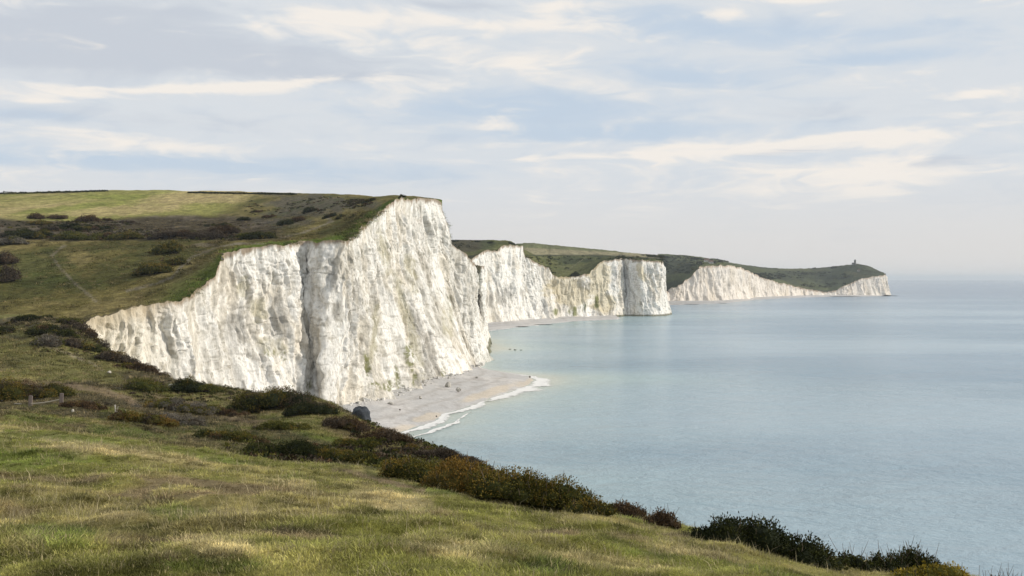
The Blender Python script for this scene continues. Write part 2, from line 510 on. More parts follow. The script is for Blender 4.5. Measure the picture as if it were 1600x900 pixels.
def cliff_grid(nodes, du, nv, seed, amp=1.0, nspur=0, spur_w=(5, 14), spur_d=(1.5, 5), zbase=-2.0, batter_pow=1.6, fine=1.0):
    nodes = np.asarray(nodes, float)
    D = nodes[:, 2]
    Db = nodes[:, 4]
    top = np.stack([(nodes[:, 0] - CX) / F * D, D, zof(nodes[:, 1], D)], -1)
    bot = np.stack([(nodes[:, 3] - CX) / F * Db, Db], -1)
    seg = np.hypot(*np.diff((top[:, :2] + bot) / 2, axis=0).T) + 0.25 * np.abs(np.diff(top[:, 2]))
    S = np.concatenate([[0], np.cumsum(seg)])
    n = int(S[-1] / du) + 2
    s = np.linspace(0, S[-1], n)
    topr = np.stack([np.interp(s, S, top[:, i]) for i in range(3)], -1)
    botr = np.stack([np.interp(s, S, bot[:, i]) for i in range(2)], -1)
    mid = (topr[:, :2] + botr) / 2
    k = max(3, int(5.0 * amp / du))
    ker = np.hanning(2 * k + 1)
    ker /= ker.sum()
    pad = np.pad(mid, ((k, k), (0, 0)), mode='reflect', reflect_type='odd')
    sm = np.stack([np.convolve(pad[:, i], ker, 'valid') for i in range(2)], -1)
    tg = np.gradient(sm, axis=0)
    tg /= np.linalg.norm(tg, axis=1)[:, None] + 1e-9
    nrm = np.stack([tg[:, 1], -tg[:, 0]], -1)
    zt = topr[:, 2] + 0.5 * amp * fbm(s / (2.2 * amp), s * 0, o=3, seed=seed + 1) + 0.9 * amp * fbm(s / (11 * amp), s * 0, o=2, seed=seed + 2)
    vv = np.linspace(0, 1, nv)
    Sg, V = np.meshgrid(s, vv, indexing='ij')
    Z = zbase + (zt[:, None] - zbase) * V
    H = (zt[:, None] - zbase)
    off = (1 - V) ** batter_pow
    XY = topr[:, None, :2] * (1 - off)[..., None] + botr[:, None, :] * off[..., None]
    a = amp
    lean = 0.25 * fbm(Sg / (30 * a), Z / (40 * a), o=2, seed=seed + 3) * 6 * a
    U = Sg + lean
    # columns, gullies and bedding
    tilt = 0.22 * (Z - Z.mean()) * fbm(Sg / (26 * a), Sg * 0, o=2, seed=seed + 33)      # ribs lean this way and that
    Ut = U + tilt
    zone = 0.5 + 0.5 * fbm(Sg / (17 * a), Z / (24 * a), o=3, seed=seed + 7)
    d = 2.0 * a * ridge(U / (14 * a), Z / (90 * a), o=2, seed=seed + 5)
    r1 = ridge(Ut / (5.2 * a), Z / (42 * a), o=3, seed=seed + 6)
    r2 = ridge(Ut / (2.3 * a) + 3.3, Z / (19 * a), o=3, seed=seed + 16)
    d += 1.9 * a * r1 * (0.45 + 0.8 * zone)
    d += 0.85 * a * fine * r2 * (0.35 + 0.9 * (1 - zone))
    d += 0.85 * a * fine * fbm(Ut / (1.8 * a), Z / (8.5 * a), o=5, seed=seed + 8, gain=0.6)
    # blocky fracture: flat-topped steps where joints have let pieces go
    q = fbm(Ut / (3.2 * a), Z / (12 * a), o=3, seed=seed + 18) * 3.0
    d += 0.42 * a * fine * (np.floor(q) + sstep(0.25, 0.6, q - np.floor(q)))
    rz = ridge(U / (1.6 * a) + Z / (5 * a), Z / (4.0 * a) - U / (6 * a), o=3, seed=seed + 9)
    d += 0.35 * a * fine * rz
    d -= 0.4 * a * fine * sstep(0.6, 0.9, ridge(U / (9 * a), Z / (2.6 * a) + 0.3 * fbm(U / (3 * a), Z / (9 * a), o=2, seed=seed + 30), o=2, seed=seed + 10))
    rng = np.random.default_rng(seed)
    for i in range(nspur):
        uc = rng.uniform(0, s[-1])
        va = rng.uniform(0.35, 0.98)
        w = rng.uniform(*spur_w)
        dp = rng.uniform(*spur_d)
        ln = rng.uniform(-3, 3) * a
        t = np.clip((va - V) / va, 0, 1)
        sp = np.clip(1 - np.abs(Sg - uc - ln * t) / (w * (0.12 + t)), 0, 1) * t ** 0.8 * dp
        d = np.maximum(d, d * 0.55 + sp * 1.2)
    d -= 0.85 * d.mean()
    d *= (0.35 + 0.65 * sstep(1.0, 0.86, V))
    # toe debris
    d += 0.8 * a * sstep(0.12, 0.0, V) * (0.4 + fbm(Sg / (3 * a), Sg * 0, o=2, seed=seed + 11))
    XY = XY + nrm[:, None, :] * d[..., None]
    side = (1.5 * a * fbm(Sg / (9 * a), Z / (10 * a), o=3, seed=seed + 50) + 0.5 * a * fbm(Sg / (3 * a), Z / (3 * a), o=2, seed=seed + 51)) * sstep(1.0, 0.9, V)
    XY = XY + tg[:, None, :] * side[..., None]
    Zj = Z + 0.25 * a * fine * fbm(Sg / (1.2 * a), Z / (1.2 * a), o=2, seed=seed + 12) * sstep(1, 0.93, V)
    P = np.concatenate([XY, Zj[..., None]], -1)
    return dict(P=P, S=Sg, V=V, U=U, Z=Z, d=d, rz=rz, r1=r1, r2=r2, zone=zone, nrm=nrm, smooth=topr, s=s, H=H)


def chalk_color(g, seed, a=1.0, stain=1.0):
    U, Z, V, H = g['U'], g['Z'], g['V'], g['H']
    px, py = pix(g['P'])
    c = np.zeros(U.shape + (3,)) + CHALK
    n1 = fbm(U / (9 * a), Z / (24 * a), o=5, seed=seed + 40)
    n2 = fbm(U / (2.2 * a), Z / (8 * a), o=4, seed=seed + 41, gain=0.6)
    n3 = fbm(U / (30 * a), Z / (40 * a), o=3, seed=seed + 42)
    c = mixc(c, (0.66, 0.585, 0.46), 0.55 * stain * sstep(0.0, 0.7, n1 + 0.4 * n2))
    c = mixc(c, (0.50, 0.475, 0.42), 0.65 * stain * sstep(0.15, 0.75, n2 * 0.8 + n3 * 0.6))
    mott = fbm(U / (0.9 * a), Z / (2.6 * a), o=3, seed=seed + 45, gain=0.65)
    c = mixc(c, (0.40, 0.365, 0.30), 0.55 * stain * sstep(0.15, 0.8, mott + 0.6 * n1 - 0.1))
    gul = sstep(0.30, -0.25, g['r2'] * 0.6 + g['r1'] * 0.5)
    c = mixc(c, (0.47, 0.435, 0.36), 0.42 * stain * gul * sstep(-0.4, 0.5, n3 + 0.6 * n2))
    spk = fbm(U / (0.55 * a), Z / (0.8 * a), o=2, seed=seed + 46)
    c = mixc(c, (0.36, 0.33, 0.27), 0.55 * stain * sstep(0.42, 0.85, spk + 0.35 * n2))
    # broken flint courses
    zb = Z + 0.10 * U + 1.2 * n3
    flint = sstep(0.80, 0.97, np.cos(zb * 2 * math.pi / (4.6 * a))) * sstep(0.15, 0.5, fbm(U / (3.2 * a), Z / (2.5 * a), o=3, seed=seed + 48))
    c = mixc(c, (0.30, 0.28, 0.24), 0.45 * stain * flint)
    vein = sstep(0.70, 0.92, g['rz'])
    c = mixc(c, (0.44, 0.40, 0.33), 0.35 * stain * vein * sstep(-0.3, 0.4, n1))
    # soil just under the turf
    rim = sstep(2.0 * a, 0.2 * a, (1 - V) * H + 1.5 * a * n2)
    c = mixc(c, (0.24, 0.175, 0.11), 0.85 * rim)
    return c, n1, n2, n3, px, py


def cliff_mesh(name, g, c, mat):
    nu, nv = g['P'].shape[:2]
    me = mesh_from(name, g['P'].reshape(-1, 3), grid_faces(nu, nv), c.reshape(-1, 3), True, mat)
    return obj(name, me, kind='structure')


LAND_T = {}


def land_behind(name, g, tps_f, color_f, lengths, mat, nt=150, seed=0, kind_pow=1.9, i0=0, fade=12.0, rough=0.4, zend=None):
    """turf that starts at the cliff's own top edge and runs inland"""
    rim = g['P'][i0:, -1]
    sm = g['smooth'][i0:]
    nu = len(rim)
    d2 = sm[:, :2] / np.linalg.norm(sm[:, :2], axis=1)[:, None]
    t = np.linspace(0, 1, nt) ** kind_pow
    L = np.asarray(lengths)[i0:]
    T = t[None] * L[:, None]
    f = np.exp(-T / fade)
    XY = sm[:, None, :2] * (1 - f)[..., None] + rim[:, None, :2] * f[..., None] + d2[:, None] * T[..., None]
    px = CX + XY[..., 0] / XY[..., 1] * F
    z = zof(tps_f(px, XY[..., 1]), XY[..., 1])
    z = z + (rim[:, None, 2] - z[:, :1]) * np.exp(-T / (fade * 1.2))
    z = z + rough * fbm(XY[..., 0] / 7, XY[..., 1] / 7, o=3, seed=seed + 1) * (1 - f) + 1.3 * rough * fbm(XY[..., 0] / 25, XY[..., 1] / 25, o=2, seed=seed + 2) * (1 - f)
    if zend is not None:
        # beyond this column the ground is a narrow spur: it falls away behind its own top edge
        z[zend - i0:] = rim[zend - i0:, None, 2] - 0.35 * T[zend - i0:]
    P = np.concatenate([XY, z[..., None]], -1)
    pxx, pyy = pix(P)
    c = color_f(P, pxx, pyy, T)
    LAND_T[name] = T
    me = mesh_from(name, P.reshape(-1, 3), grid_faces(nu, nt), c.reshape(-1, 3), True, mat)
    obj(name, me, kind='structure')
    return P


# ---- first headland -------------------------------------------------------
A_NODES = [(60, 520, 226, 62, 223), (120, 505, 240, 120, 235), (190, 484, 252, 203, 244), (262, 472, 263, 292, 254), (300, 464, 270, 332, 262),
           (314, 449, 277, 352, 268), (338, 428, 285, 377, 275), (350, 394, 301, 404, 285), (380, 385, 306, 427, 291), (440, 380, 316, 470, 301),
           (478, 378, 326, 496, 311), (504, 377, 321, 510, 305), (538, 376, 322, 530, 305), (548, 372, 327, 575, 317), (568, 354, 350, 612, 339),
           (592, 334, 370, 641, 362), (612, 318, 390, 662, 381), (628, 309, 404, 699, 398), (660, 311, 428, 711, 438), (690, 316, 447, 733, 450),
           (696, 345, 452, 740, 453), (701, 381, 458, 743, 455), (720, 393, 463, 745, 457), (737, 407, 468, 748, 460), (741, 413, 478, 749, 470),
           (739, 413, 530, 748, 532), (738, 413, 612, 747, 612), (752, 416, 592, 760, 590), (754, 417, 612, 763, 606), (745, 420, 680, 753, 676), (700, 425, 780, 705, 780)]
gA = cliff_grid(A_NODES, 0.34, 300, 100, amp=1.0, nspur=40, spur_w=(6, 17), spur_d=(2.5, 7), fine=1.15)


def color_A(g):
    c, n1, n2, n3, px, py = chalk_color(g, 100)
    V, H = g['V'], g['H']
    nn = 0.5 + 0.5 * sstep(-0.4, 0.3, n2)
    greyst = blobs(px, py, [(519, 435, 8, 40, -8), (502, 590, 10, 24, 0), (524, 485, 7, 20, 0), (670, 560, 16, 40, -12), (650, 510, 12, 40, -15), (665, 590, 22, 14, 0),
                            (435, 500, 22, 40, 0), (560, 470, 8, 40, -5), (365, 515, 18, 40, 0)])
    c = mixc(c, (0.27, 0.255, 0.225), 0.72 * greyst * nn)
    c = mixc(c, (0.38, 0.35, 0.23), 0.6 * nn * blobs(px, py, [(600, 395, 9, 40, -12), (628, 470, 8, 70, -14), (648, 535, 9, 60, -14), (425, 540, 26, 14, 10), (405, 480, 16, 24, 0),
                                                       (585, 520, 6, 50, 5), (700, 500, 10, 40, 0), (640, 420, 10, 40, -10), (380, 450, 10, 18, 0)]))
    rag = sstep(-0.15, 0.25, n2 * 0.6 + fbm(g['U'] / 0.8, g['Z'] / 1.6, o=4, seed=141, gain=0.65))
    c = mixc(c, (0.165, 0.170, 0.055), 0.85 * rag * blobs(px, py, [(575, 578, 6, 26, -8), (585, 603, 12, 8, 20), (606, 600, 8, 14, 0), (622, 590, 6, 22, -15), (640, 560, 7, 26, -12),
                                                                            (648, 590, 5, 14, 0), (420, 550, 8, 8, 0), (445, 556, 10, 9, 0), (482, 600, 5, 12, 0), (672, 600, 14, 8, 0), (693, 582, 4, 10, 0)]))
    # tan, soily upper face at the landward end
    low = sstep(330, 200, px) * sstep(5.5, 1.0, (1 - V) * H + 1.5 * n1)
    c = mixc(c, (0.36, 0.29, 0.20), 0.75 * low)
    c = mixc(c, (0.68, 0.60, 0.44), 0.5 * sstep(300, 180, px))
    # weed-dark foot standing in the sea
    wet = sstep(5.0, 3.0, g['Z']) * sstep(480, 540, g['P'][..., 1])
    c = mixc(c, (0.10, 0.10, 0.045), 0.85 * wet)
    return c


cliff_mesh('chalk_cliff', gA, color_A(gA), M_CHALK)

A_PTS = [(n[0], n[1], n[2]) for n in A_NODES[1:20:1]]
A_PTS = [p for p in A_PTS if p[0] not in (350, 508)]
A_PTS += [(-700, 488, 262), (-300, 489, 262), (0, 490, 262), (60, 500, 250), (90, 500, 255),
          (-700, 440, 320), (0, 440, 320), (150, 440, 315), (250, 432, 315), (310, 415, 325), (220, 468, 285),
          (-700, 378, 420), (0, 377, 420), (150, 377, 420), (300, 376, 400), (400, 377, 370), (500, 370, 370), (550, 352, 395),
          (-700, 350, 500), (0, 349, 500), (200, 351, 505), (380, 354, 490), (470, 346, 480), (560, 335, 440), (600, 317, 430),
          (-700, 338, 560), (0, 337, 560), (200, 341, 560), (380, 346, 545), (500, 325, 540), (450, 345, 530),
          (-700, 306, 790), (0, 303, 800), (100, 300, 810), (200, 298, 820), (300, 300, 800), (400, 302, 760), (500, 303, 690), (560, 305, 620), (620, 306, 520), (665, 310, 480),
          (0, 318, 680), (200, 318, 690), (400, 322, 650),
          (-700, 314, 1050), (0, 312, 1050), (200, 308, 1050), (400, 312, 1000), (560, 318, 860), (640, 326, 720), (690, 335, 620)]
tpsA = TPS([(p[0] / 250.0, math.log(p[2]) * 3) for p in A_PTS], np.array([p[1] for p in A_PTS], float), 1e-4)


def fA(px, D):
    py = tpsA(np.clip(px, -690, 700) / 250.0, np.log(np.clip(D, 225, 1050)) * 3)
    return py


_sm = gA['smooth']
_spx = CX + _sm[:, 0] / _sm[:, 1] * F
lenA = np.interp(np.arange(len(_sm)), [0, np.argmax(_spx > 690) - 1, np.argmax(_spx > 690) + 30, len(_sm)], [800, 420, 45, 40])
lenA[:np.argmax(_spx > 690)] = np.interp(_spx[:np.argmax(_spx > 690)], [60, 500, 610, 690], [800, 640, 420, 260])


def color_land_A(P, px, py, T):
    x, y = P[..., 0], P[..., 1]
    n1 = fbm(x / 22, y / 40, o=4, seed=61)
    n2 = fbm(x / 5, y / 9, o=4, seed=62)
    n3 = fbm(x / 60, y / 90, o=3, seed=63)
    c = np.zeros(px.shape + (3,)) + np.array((0.165, 0.142, 0.048))
    c = mixc(c, (0.23, 0.185, 0.078), 0.7 * sstep(-0.1, 0.6, n1 + 0.5 * n2))
    c = mixc(c, (0.072, 0.075, 0.024), 0.75 * sstep(0.0, 0.55, -n1 + 0.6 * n2))
    # greener grazed strip along the edge
    edge = sstep(48, 14, T + 8 * n1) * sstep(200, 300, px)
    c = mixc(c, (0.115, 0.165, 0.026), 0.85 * edge)
    c = mixc(c, (0.07, 0.085, 0.024), 0.7 * blobs(px, py, [(60, 415, 60, 26, 0), (90, 440, 80, 12, 0)]))
    # scrub belt ground
    top_edge = 341 + 5 * np.sin(px / 60.0) + np.clip(px - 330, 0, 100) * -0.05
    belt = sstep(-3, 3, py - top_edge + 3 * n2) * sstep(378, 372, py + 2 * n2) * sstep(470, 420, px)
    c = mixc(c, (0.078, 0.062, 0.040), 0.9 * belt)
    c = mixc(c, (0.16, 0.135, 0.105), 0.55 * belt * sstep(0.0, 0.5, n1 + 0.4 * n2))
    # the pasture above it
    field = sstep(3, -3, py - top_edge + 1.5 * n2) * sstep(20, -20, px - (330 + (340 - py) * 2.0) + 14 * n2)
    fc = np.zeros(px.shape + (3,)) + np.array((0.42, 0.345, 0.155))
    fc = mixc(fc, (0.285, 0.275, 0.085), sstep(0.0, 0.6, fbm(x / 60, y / 200, o=3, seed=66)))
    fc = mixc(fc, (0.235, 0.255, 0.062), 0.8 * blobs(px, py, [(190, 308, 60, 5, 0), (110, 325, 90, 5, -6), (270, 345, 110, 6, 0), (370, 338, 40, 12, 0)]))
    fc = mixc(fc, (0.44, 0.35, 0.17), 0.75 * blobs(px, py, [(200, 328, 110, 8, -4), (330, 312, 90, 6, 0)]))
    c = c * (1 - field[..., None]) + fc * field[..., None]
    # heathery knoll to the right of the pasture
    knoll = blobs(px, py, [(500, 318, 90, 13, 2), (440, 348, 45, 9, 0), (470, 332, 60, 8, 0)]) * (1 - field)
    c = mixc(c, (0.135, 0.120, 0.092), 0.8 * knoll)
    c = mixc(c, (0.062, 0.066, 0.026), 0.65 * knoll * sstep(0.05, 0.5, n2))
    # path along the cliff edge
    path = strip(px, py, [(200, 455), (245, 443), (268, 434), (280, 420), (300, 402), (340, 386), (380, 380)], 3.0)
    path = np.maximum(path, 0.8 * strip(px, py, [(150, 470), (120, 445), (95, 420), (80, 400), (100, 384)], 3.0))
    path = np.maximum(path, strip(px, py, [(440, 373), (490, 358), (518, 346), (512, 340)], 3.0))
    c = mixc(c, (0.25, 0.215, 0.155), 0.8 * path)
    c = mixc(c, (0.26, 0.215, 0.165), 0.6 * blobs(px, py, [(320, 383, 26, 3, 0), (395, 381, 22, 2, 0)]))
    # worn brow at the very edge
    brow = sstep(2.2, 0.2, T + 1.2 * n2)
    c = mixc(c, (0.16, 0.125, 0.07), 0.7 * brow)
    brow2 = sstep(6.5, 1.0, T + 3.0 * n2) * sstep(300, 180, px)
    c = mixc(c, (0.24, 0.19, 0.12), 0.7 * brow2)
    return c * (0.9 + 0.3 * n2)[..., None]


PA = land_behind('cliff_top_down', gA, fA, color_land_A, lenA, M_TURF_FAR, nt=230, seed=400, rough=0.35, kind_pow=1.5, zend=int(np.argmax(_spx > 691)))


def build_A_left():
    """the down continuing to the left of the cliff's landward end"""
    px = np.linspace(-420, 64, 90)
    D = np.exp(np.linspace(math.log(232), math.log(1050), 200))
    PX, DD = np.meshgrid(px, D, indexing='ij')
    X = (PX - CX) / F * DD
    # leave the near hill gradually
    zA = zof(fA(PX, DD), DD)
    zN = near_z(X, np.minimum(DD, 260))
    t = sstep(236, 268, DD)
    Z = zN * (1 - t) + zA * t - 0.3 * sstep(262, 240, DD)
    Z = Z + t * (0.35 * fbm(X / 7, DD / 7, o=3, seed=401) + 0.45 * fbm(X / 25, DD / 25, o=2, seed=402))
    P = np.stack([X, DD, Z], -1)
    pxx, pyy = pix(P)
    c = color_land_A(P, pxx, pyy, np.full(X.shape, 99.0))
    me = mesh_from('inland_down', P.reshape(-1, 3), grid_faces(90, 200), c.reshape(-1, 3), True, M_TURF_FAR)
    obj('inland_down', me, kind='structure')
    return P


PAL = build_A_left()

# ---- second headland ------------------------------------------------------
B_NODES = [(690, 412, 880, 692, 872), (728, 408, 896, 735, 888), (742, 402, 905, 750, 898), (750, 395, 913, 758, 905), (772, 391, 935, 778, 925),
           (784, 385, 950, 792, 940), (818, 384, 985, 824, 968), (819, 397, 990, 834, 975), (835, 409, 1002, 847, 986), (857, 420, 1018, 864, 1002),
           (861, 428, 1042, 867, 1030), (887, 433, 1057, 888, 1046), (920, 427, 1080, 923, 1068), (924, 423, 1084, 931, 1073), (933, 413, 1090, 946, 1083),
           (945, 407, 1097, 956, 1092), (960, 405, 1107, 966, 1100), (967, 405, 1114, 969, 1109), (972, 405, 1140, 976, 1132), (1003, 406, 1120, 1006, 1110),
           (1012, 407, 1127, 1017, 1113), (1030, 409, 1137, 1037, 1119), (1033, 410, 1152, 1041, 1140), (1035, 411, 1250, 1042, 1248), (1000, 425, 1500, 1005, 1500)]
gB = cliff_grid(B_NODES, 0.6, 170, 200, amp=1.5, nspur=34, spur_w=(6, 16), spur_d=(2, 6), fine=1.0)
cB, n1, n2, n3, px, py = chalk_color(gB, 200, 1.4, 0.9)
cB = mixc(cB, (0.30, 0.29, 0.265), 0.7 * sstep(-0.4, 0.4, n2) * blobs(px, py, [(785, 465, 16, 22, 0), (815, 470, 10, 22, 0), (765, 470, 7, 20, 0), (850, 470, 5, 26, 10), (997, 470, 9, 10, 20), (965, 430, 3, 24, 0)]))
cB = mixc(cB, (0.52, 0.44, 0.26), 0.6 * blobs(px, py, [(890, 455, 40, 26, 0), (935, 440, 20, 40, 0), (1003, 428, 6, 22, -20), (940, 470, 20, 20, 0)]))
cB = mixc(cB, (0.155, 0.17, 0.05), 0.85 * sstep(-0.4, 0.3, n2) * blobs(px, py, [(897, 487, 8, 8, 0), (910, 478, 8, 10, 10), (868, 487, 4, 6, 0), (932, 470, 5, 10, 0)]))
cB = mixc(cB, (0.10, 0.10, 0.05), 0.8 * sstep(2.6, 1.4, gB['Z']) * sstep(955, 965, px))
cliff_mesh('chalk_cliff', gB, cB, M_CHALK_FAR)

B_PTS = [(n[0], n[1], n[2]) for n in B_NODES[:17]] + [(1012, 407, 1127), (1030, 409, 1137)]
B_PTS += [(690, 378, 1150), (705, 376, 1150), (740, 377.5, 1140), (775, 380, 1120), (800, 380.5, 1130), (818, 382, 1500), (900, 387, 1700), (1000, 397.5, 1800), (1045, 403, 1850),
          (845, 400, 1330), (900, 400.5, 1340), (945, 402, 1330), (860, 415, 1170), (905, 416, 1180), (1000, 402, 1350), (1035, 405, 1350),
          (690, 390, 1500), (740, 390, 1450), (780, 390, 1400), (818, 390, 2000), (900, 397, 2200), (1000, 407, 2300), (1045, 412, 2350)]
tpsB = TPS([(p[0] / 120.0, math.log(p[2]) * 4) for p in B_PTS], np.array([p[1] for p in B_PTS], float), 1e-4)


def fB(px, D):
    return tpsB(np.clip(px, 690, 1045) / 120.0, np.log(np.clip(D, 880, 2300)) * 4)


lenB = np.full(len(gB['smooth']), 1150.0)
_bpx = CX + gB['smooth'][:, 0] / gB['smooth'][:, 1] * F
_ie = int(np.argmax(gB['smooth'][:, 1] > 1180))
lenB[_ie:] = np.linspace(900, 60, len(lenB) - _ie)
lenB[:_ie] = np.interp(_bpx[:_ie], [690, 800, 830], [480, 520, 1150])


def color_land_B(P, px, py, T):
    x, y = P[..., 0], P[..., 1]
    n1 = fbm(x / 40, y / 90, o=4, seed=71)
    n2 = fbm(x / 10, y / 22, o=4, seed=72)
    c = np.zeros(px.shape + (3,)) + np.array((0.105, 0.116, 0.042))
    c = mixc(c, (0.050, 0.058, 0.030), 0.8 * sstep(-0.1, 0.4, n1))
    c = mixc(c, (0.14, 0.135, 0.06), 0.5 * sstep(0.0, 0.5, -n1 + 0.5 * n2))
    c = mixc(c, (0.085, 0.068, 0.048), 0.6 * sstep(762, 742, px) * sstep(0.0, 0.3, n1 + 0.3))
    up = 399 + np.clip(px - 940, 0, 200) * 0.055
    field = sstep(1.2, -1.2, py - up) * sstep(812, 818, px) * sstep(1180, 1300, y)
    fcol = np.zeros(px.shape + (3,)) + np.array((0.285, 0.255, 0.155))
    fcol = mixc(fcol, (0.125, 0.14, 0.062), 0.85 * sstep(1.2, -0.6, py - (386.5 + (px - 818) * 0.05)))
    c = c * (1 - field[..., None]) + fcol * field[..., None]
    c = mixc(c, (0.045, 0.05, 0.026), 0.85 * np.exp(-((py - up) / 1.0) ** 2) * sstep(812, 820, px))
    c = mixc(c, (0.17, 0.165, 0.095), 0.6 * strip(px, py, [(882, 425), (900, 413), (915, 402)], 1.5))
    c = mixc(c, (0.20, 0.16, 0.10), 0.7 * sstep(4, 0.5, T + 2 * n2))
    return c * (0.92 + 0.3 * n2)[..., None]


PB = land_behind('headland_down', gB, fB, color_land_B, lenB, M_TURF_FAR, nt=170, seed=500, rough=0.8, kind_pow=1.6, fade=15)

# ---- third headland, out to the lighthouse --------------------------------
C_NODES = [(1028, 457, 1700, 1030, 1690), (1042, 455, 1795, 1044, 1788), (1049, 449, 1798, 1051, 1790), (1066, 443, 1805, 1068, 1797), (1070, 438, 1808, 1072, 1798), (1080, 433, 1815, 1082, 1805), (1083, 427, 1817, 1086, 1806), (1091, 421, 1823, 1094, 1812),
           (1094, 415, 1832, 1097, 1818), (1123, 414, 1862, 1129, 1845), (1147, 416, 1965, 1152, 1950), (1164, 421, 2080, 1168, 2068), (1178, 428.5, 2190, 1182, 2180),
           (1199, 436.5, 2260, 1202, 2250), (1218, 442, 2310, 1220, 2302), (1241, 447, 2360, 1243, 2353), (1262, 452, 2405, 1263, 2400), (1286, 455.5, 2430, 1287, 2426),
           (1307, 455, 2445, 1308, 2440), (1315, 449, 2452, 1316, 2446), (1331, 442, 2464, 1333, 2456), (1344, 436, 2476, 1346, 2468), (1362, 432.5, 2500, 1364, 2492),
           (1378, 430, 2520, 1381, 2510), (1381, 429, 2532, 1384, 2524), (1384, 430, 2580, 1386, 2580), (1376, 433, 2800, 1378, 2800)]
gC = cliff_grid(C_NODES, 1.3, 70, 300, amp=2.3, nspur=44, spur_w=(10, 26), spur_d=(3, 9), fine=0.8)
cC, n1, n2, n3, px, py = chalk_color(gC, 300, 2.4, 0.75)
cC = mixc(cC, (0.68, 0.57, 0.46), 0.35 * np.ones_like(n1))
cC = mixc(cC, (0.30, 0.28, 0.24), 0.6 * sstep(-0.3, 0.4, n2) * blobs(px, py, [(1073, 465, 2, 12, 0), (1135, 448, 6, 12, 20), (1178, 455, 4, 8, 0), (1130, 432, 3, 16, 0), (1228, 455, 2, 8, 0)]))
cliff_mesh('chalk_cliff', gC, cC, M_CHALK_FAR)

C_PTS = [(n[0], n[1], n[2]) for n in C_NODES[:21]]
C_PTS += [(1010, 399, 2500), (1043, 401, 2450), (1070, 402, 2420), (1093, 404.5, 2380), (1125, 409.5, 2320), (1147, 414, 2400), (1160, 416.5, 2550), (1190, 418.5, 2850), (1220, 420, 3000), (1270, 419.5, 3050),
          (1300, 417.5, 2950), (1322, 414.5, 2830), (1336, 413, 2760), (1352, 416, 2690), (1362, 423, 2630), (1378, 428, 2560),
          (1060, 425, 2050), (1080, 415, 2100), (1200, 428, 2550), (1250, 440, 2600), (1290, 444, 2620), (1320, 434, 2620), (1340, 427, 2620), (1040, 440, 1900),
          (1010, 412, 3300), (1093, 416, 3300), (1160, 426, 3500), (1220, 429, 3700), (1300, 428, 3500), (1336, 424, 3200), (1378, 440, 2900), (1300, 455, 2460), (1355, 428, 2580)]
tpsC = TPS([(p[0] / 110.0, math.log(p[2]) * 5) for p in C_PTS], np.array([p[1] for p in C_PTS], float), 1e-4)


def fC(px, D):
    return tpsC(np.clip(px, 1010, 1382) / 110.0, np.log(np.clip(D, 1700, 3600)) * 5)


lenC = np.full(len(gC['smooth']), 1300.0)
_cpx = CX + gC['smooth'][:, 0] / gC['smooth'][:, 1] * F
lenC = np.interp(_cpx, [1030, 1160, 1300, 1345, 1384], [1500, 1300, 1000, 500, 120])
lenC[int(np.argmax(gC['smooth'][:, 1] > 2545)):] = 40


def color_land_C(P, px, py, T):
    x, y = P[..., 0], P[..., 1]
    n1 = fbm(x / 70, y / 150, o=4, seed=81)
    n2 = fbm(x / 18, y / 40, o=4, seed=82)
    c = np.zeros(px.shape + (3,)) + np.array((0.100, 0.112, 0.050))
    c = mixc(c, (0.058, 0.067, 0.040), 0.85 * sstep(-0.15, 0.25, n1))
    c = mixc(c, (0.045, 0.052, 0.030), 0.8 * blobs(px, py, [(1060, 415, 32, 10, 15), (1285, 432, 40, 5, 0), (1240, 428, 40, 4, 0), (1210, 432, 25, 4, 10)]))
    c = mixc(c, (0.12, 0.115, 0.055), 0.6 * blobs(px, py, [(1250, 422, 60, 1.5, 0), (1335, 428, 18, 3, 10), (1250, 448, 30, 2, 5), (1345, 431, 20, 2, 0)]))
    c = mixc(c, (0.20, 0.16, 0.10), 0.6 * sstep(8, 1, T + 4 * n2))
    return c * (0.92 + 0.3 * n2)[..., None]


PC = land_behind('far_headland_down', gC, fC, color_land_C, lenC, M_TURF_FAR, nt=120, seed=600, rough=1.2, kind_pow=1.4, fade=25)

# ----------------------------------------------------------------------------
# sea, beaches, surf
# ----------------------------------------------------------------------------
def sea_pt(px, py):
    D = F * CH / (py - HY)
    return ((px - CX) / F * D, D)


BEACH_A = [(470, 800), (530, 742), (575, 705), (610, 683), (632, 677), (655, 668), (684, 660), (697, 648), (722, 641), (760, 628), (800, 613), (834, 601), (841, 594), (832, 588.5), (806, 584), (775, 581), (750, 579.5)]
BEACH_B = [(690, 524), (740, 520), (765, 517), (800, 512.5), (835, 509), (870, 504.5), (905, 501.5), (940, 500), (962, 499), (969, 497.5)]
BEACH_C = [(1028, 480), (1042, 477), (1075, 476), (1110, 474.5), (1132, 474.3), (1140, 473.3), (1150, 471.8), (1175, 469), (1215, 466.4), (1262, 464.6), (1300, 464), (1341, 463.3), (1383, 462.6), (1388, 462.3)]


def resample(pts, n):
    p = np.array(pts, float)
    s = np.concatenate([[0], np.cumsum(np.hypot(*np.diff(p, axis=0).T))])
    t = np.linspace(0, s[-1], n)
    q = np.stack([np.interp(t, s, p[:, i]) for i in range(2)], -1)
    k = max(2, n // 60)
    ker = np.hanning(2 * k + 1)
    ker /= ker.sum()
    pad = np.pad(q, ((k, k), (0, 0)), mode='reflect', reflect_type='odd')
    return np.stack([np.convolve(pad[:, i], ker, 'valid') for i in range(2)], -1)


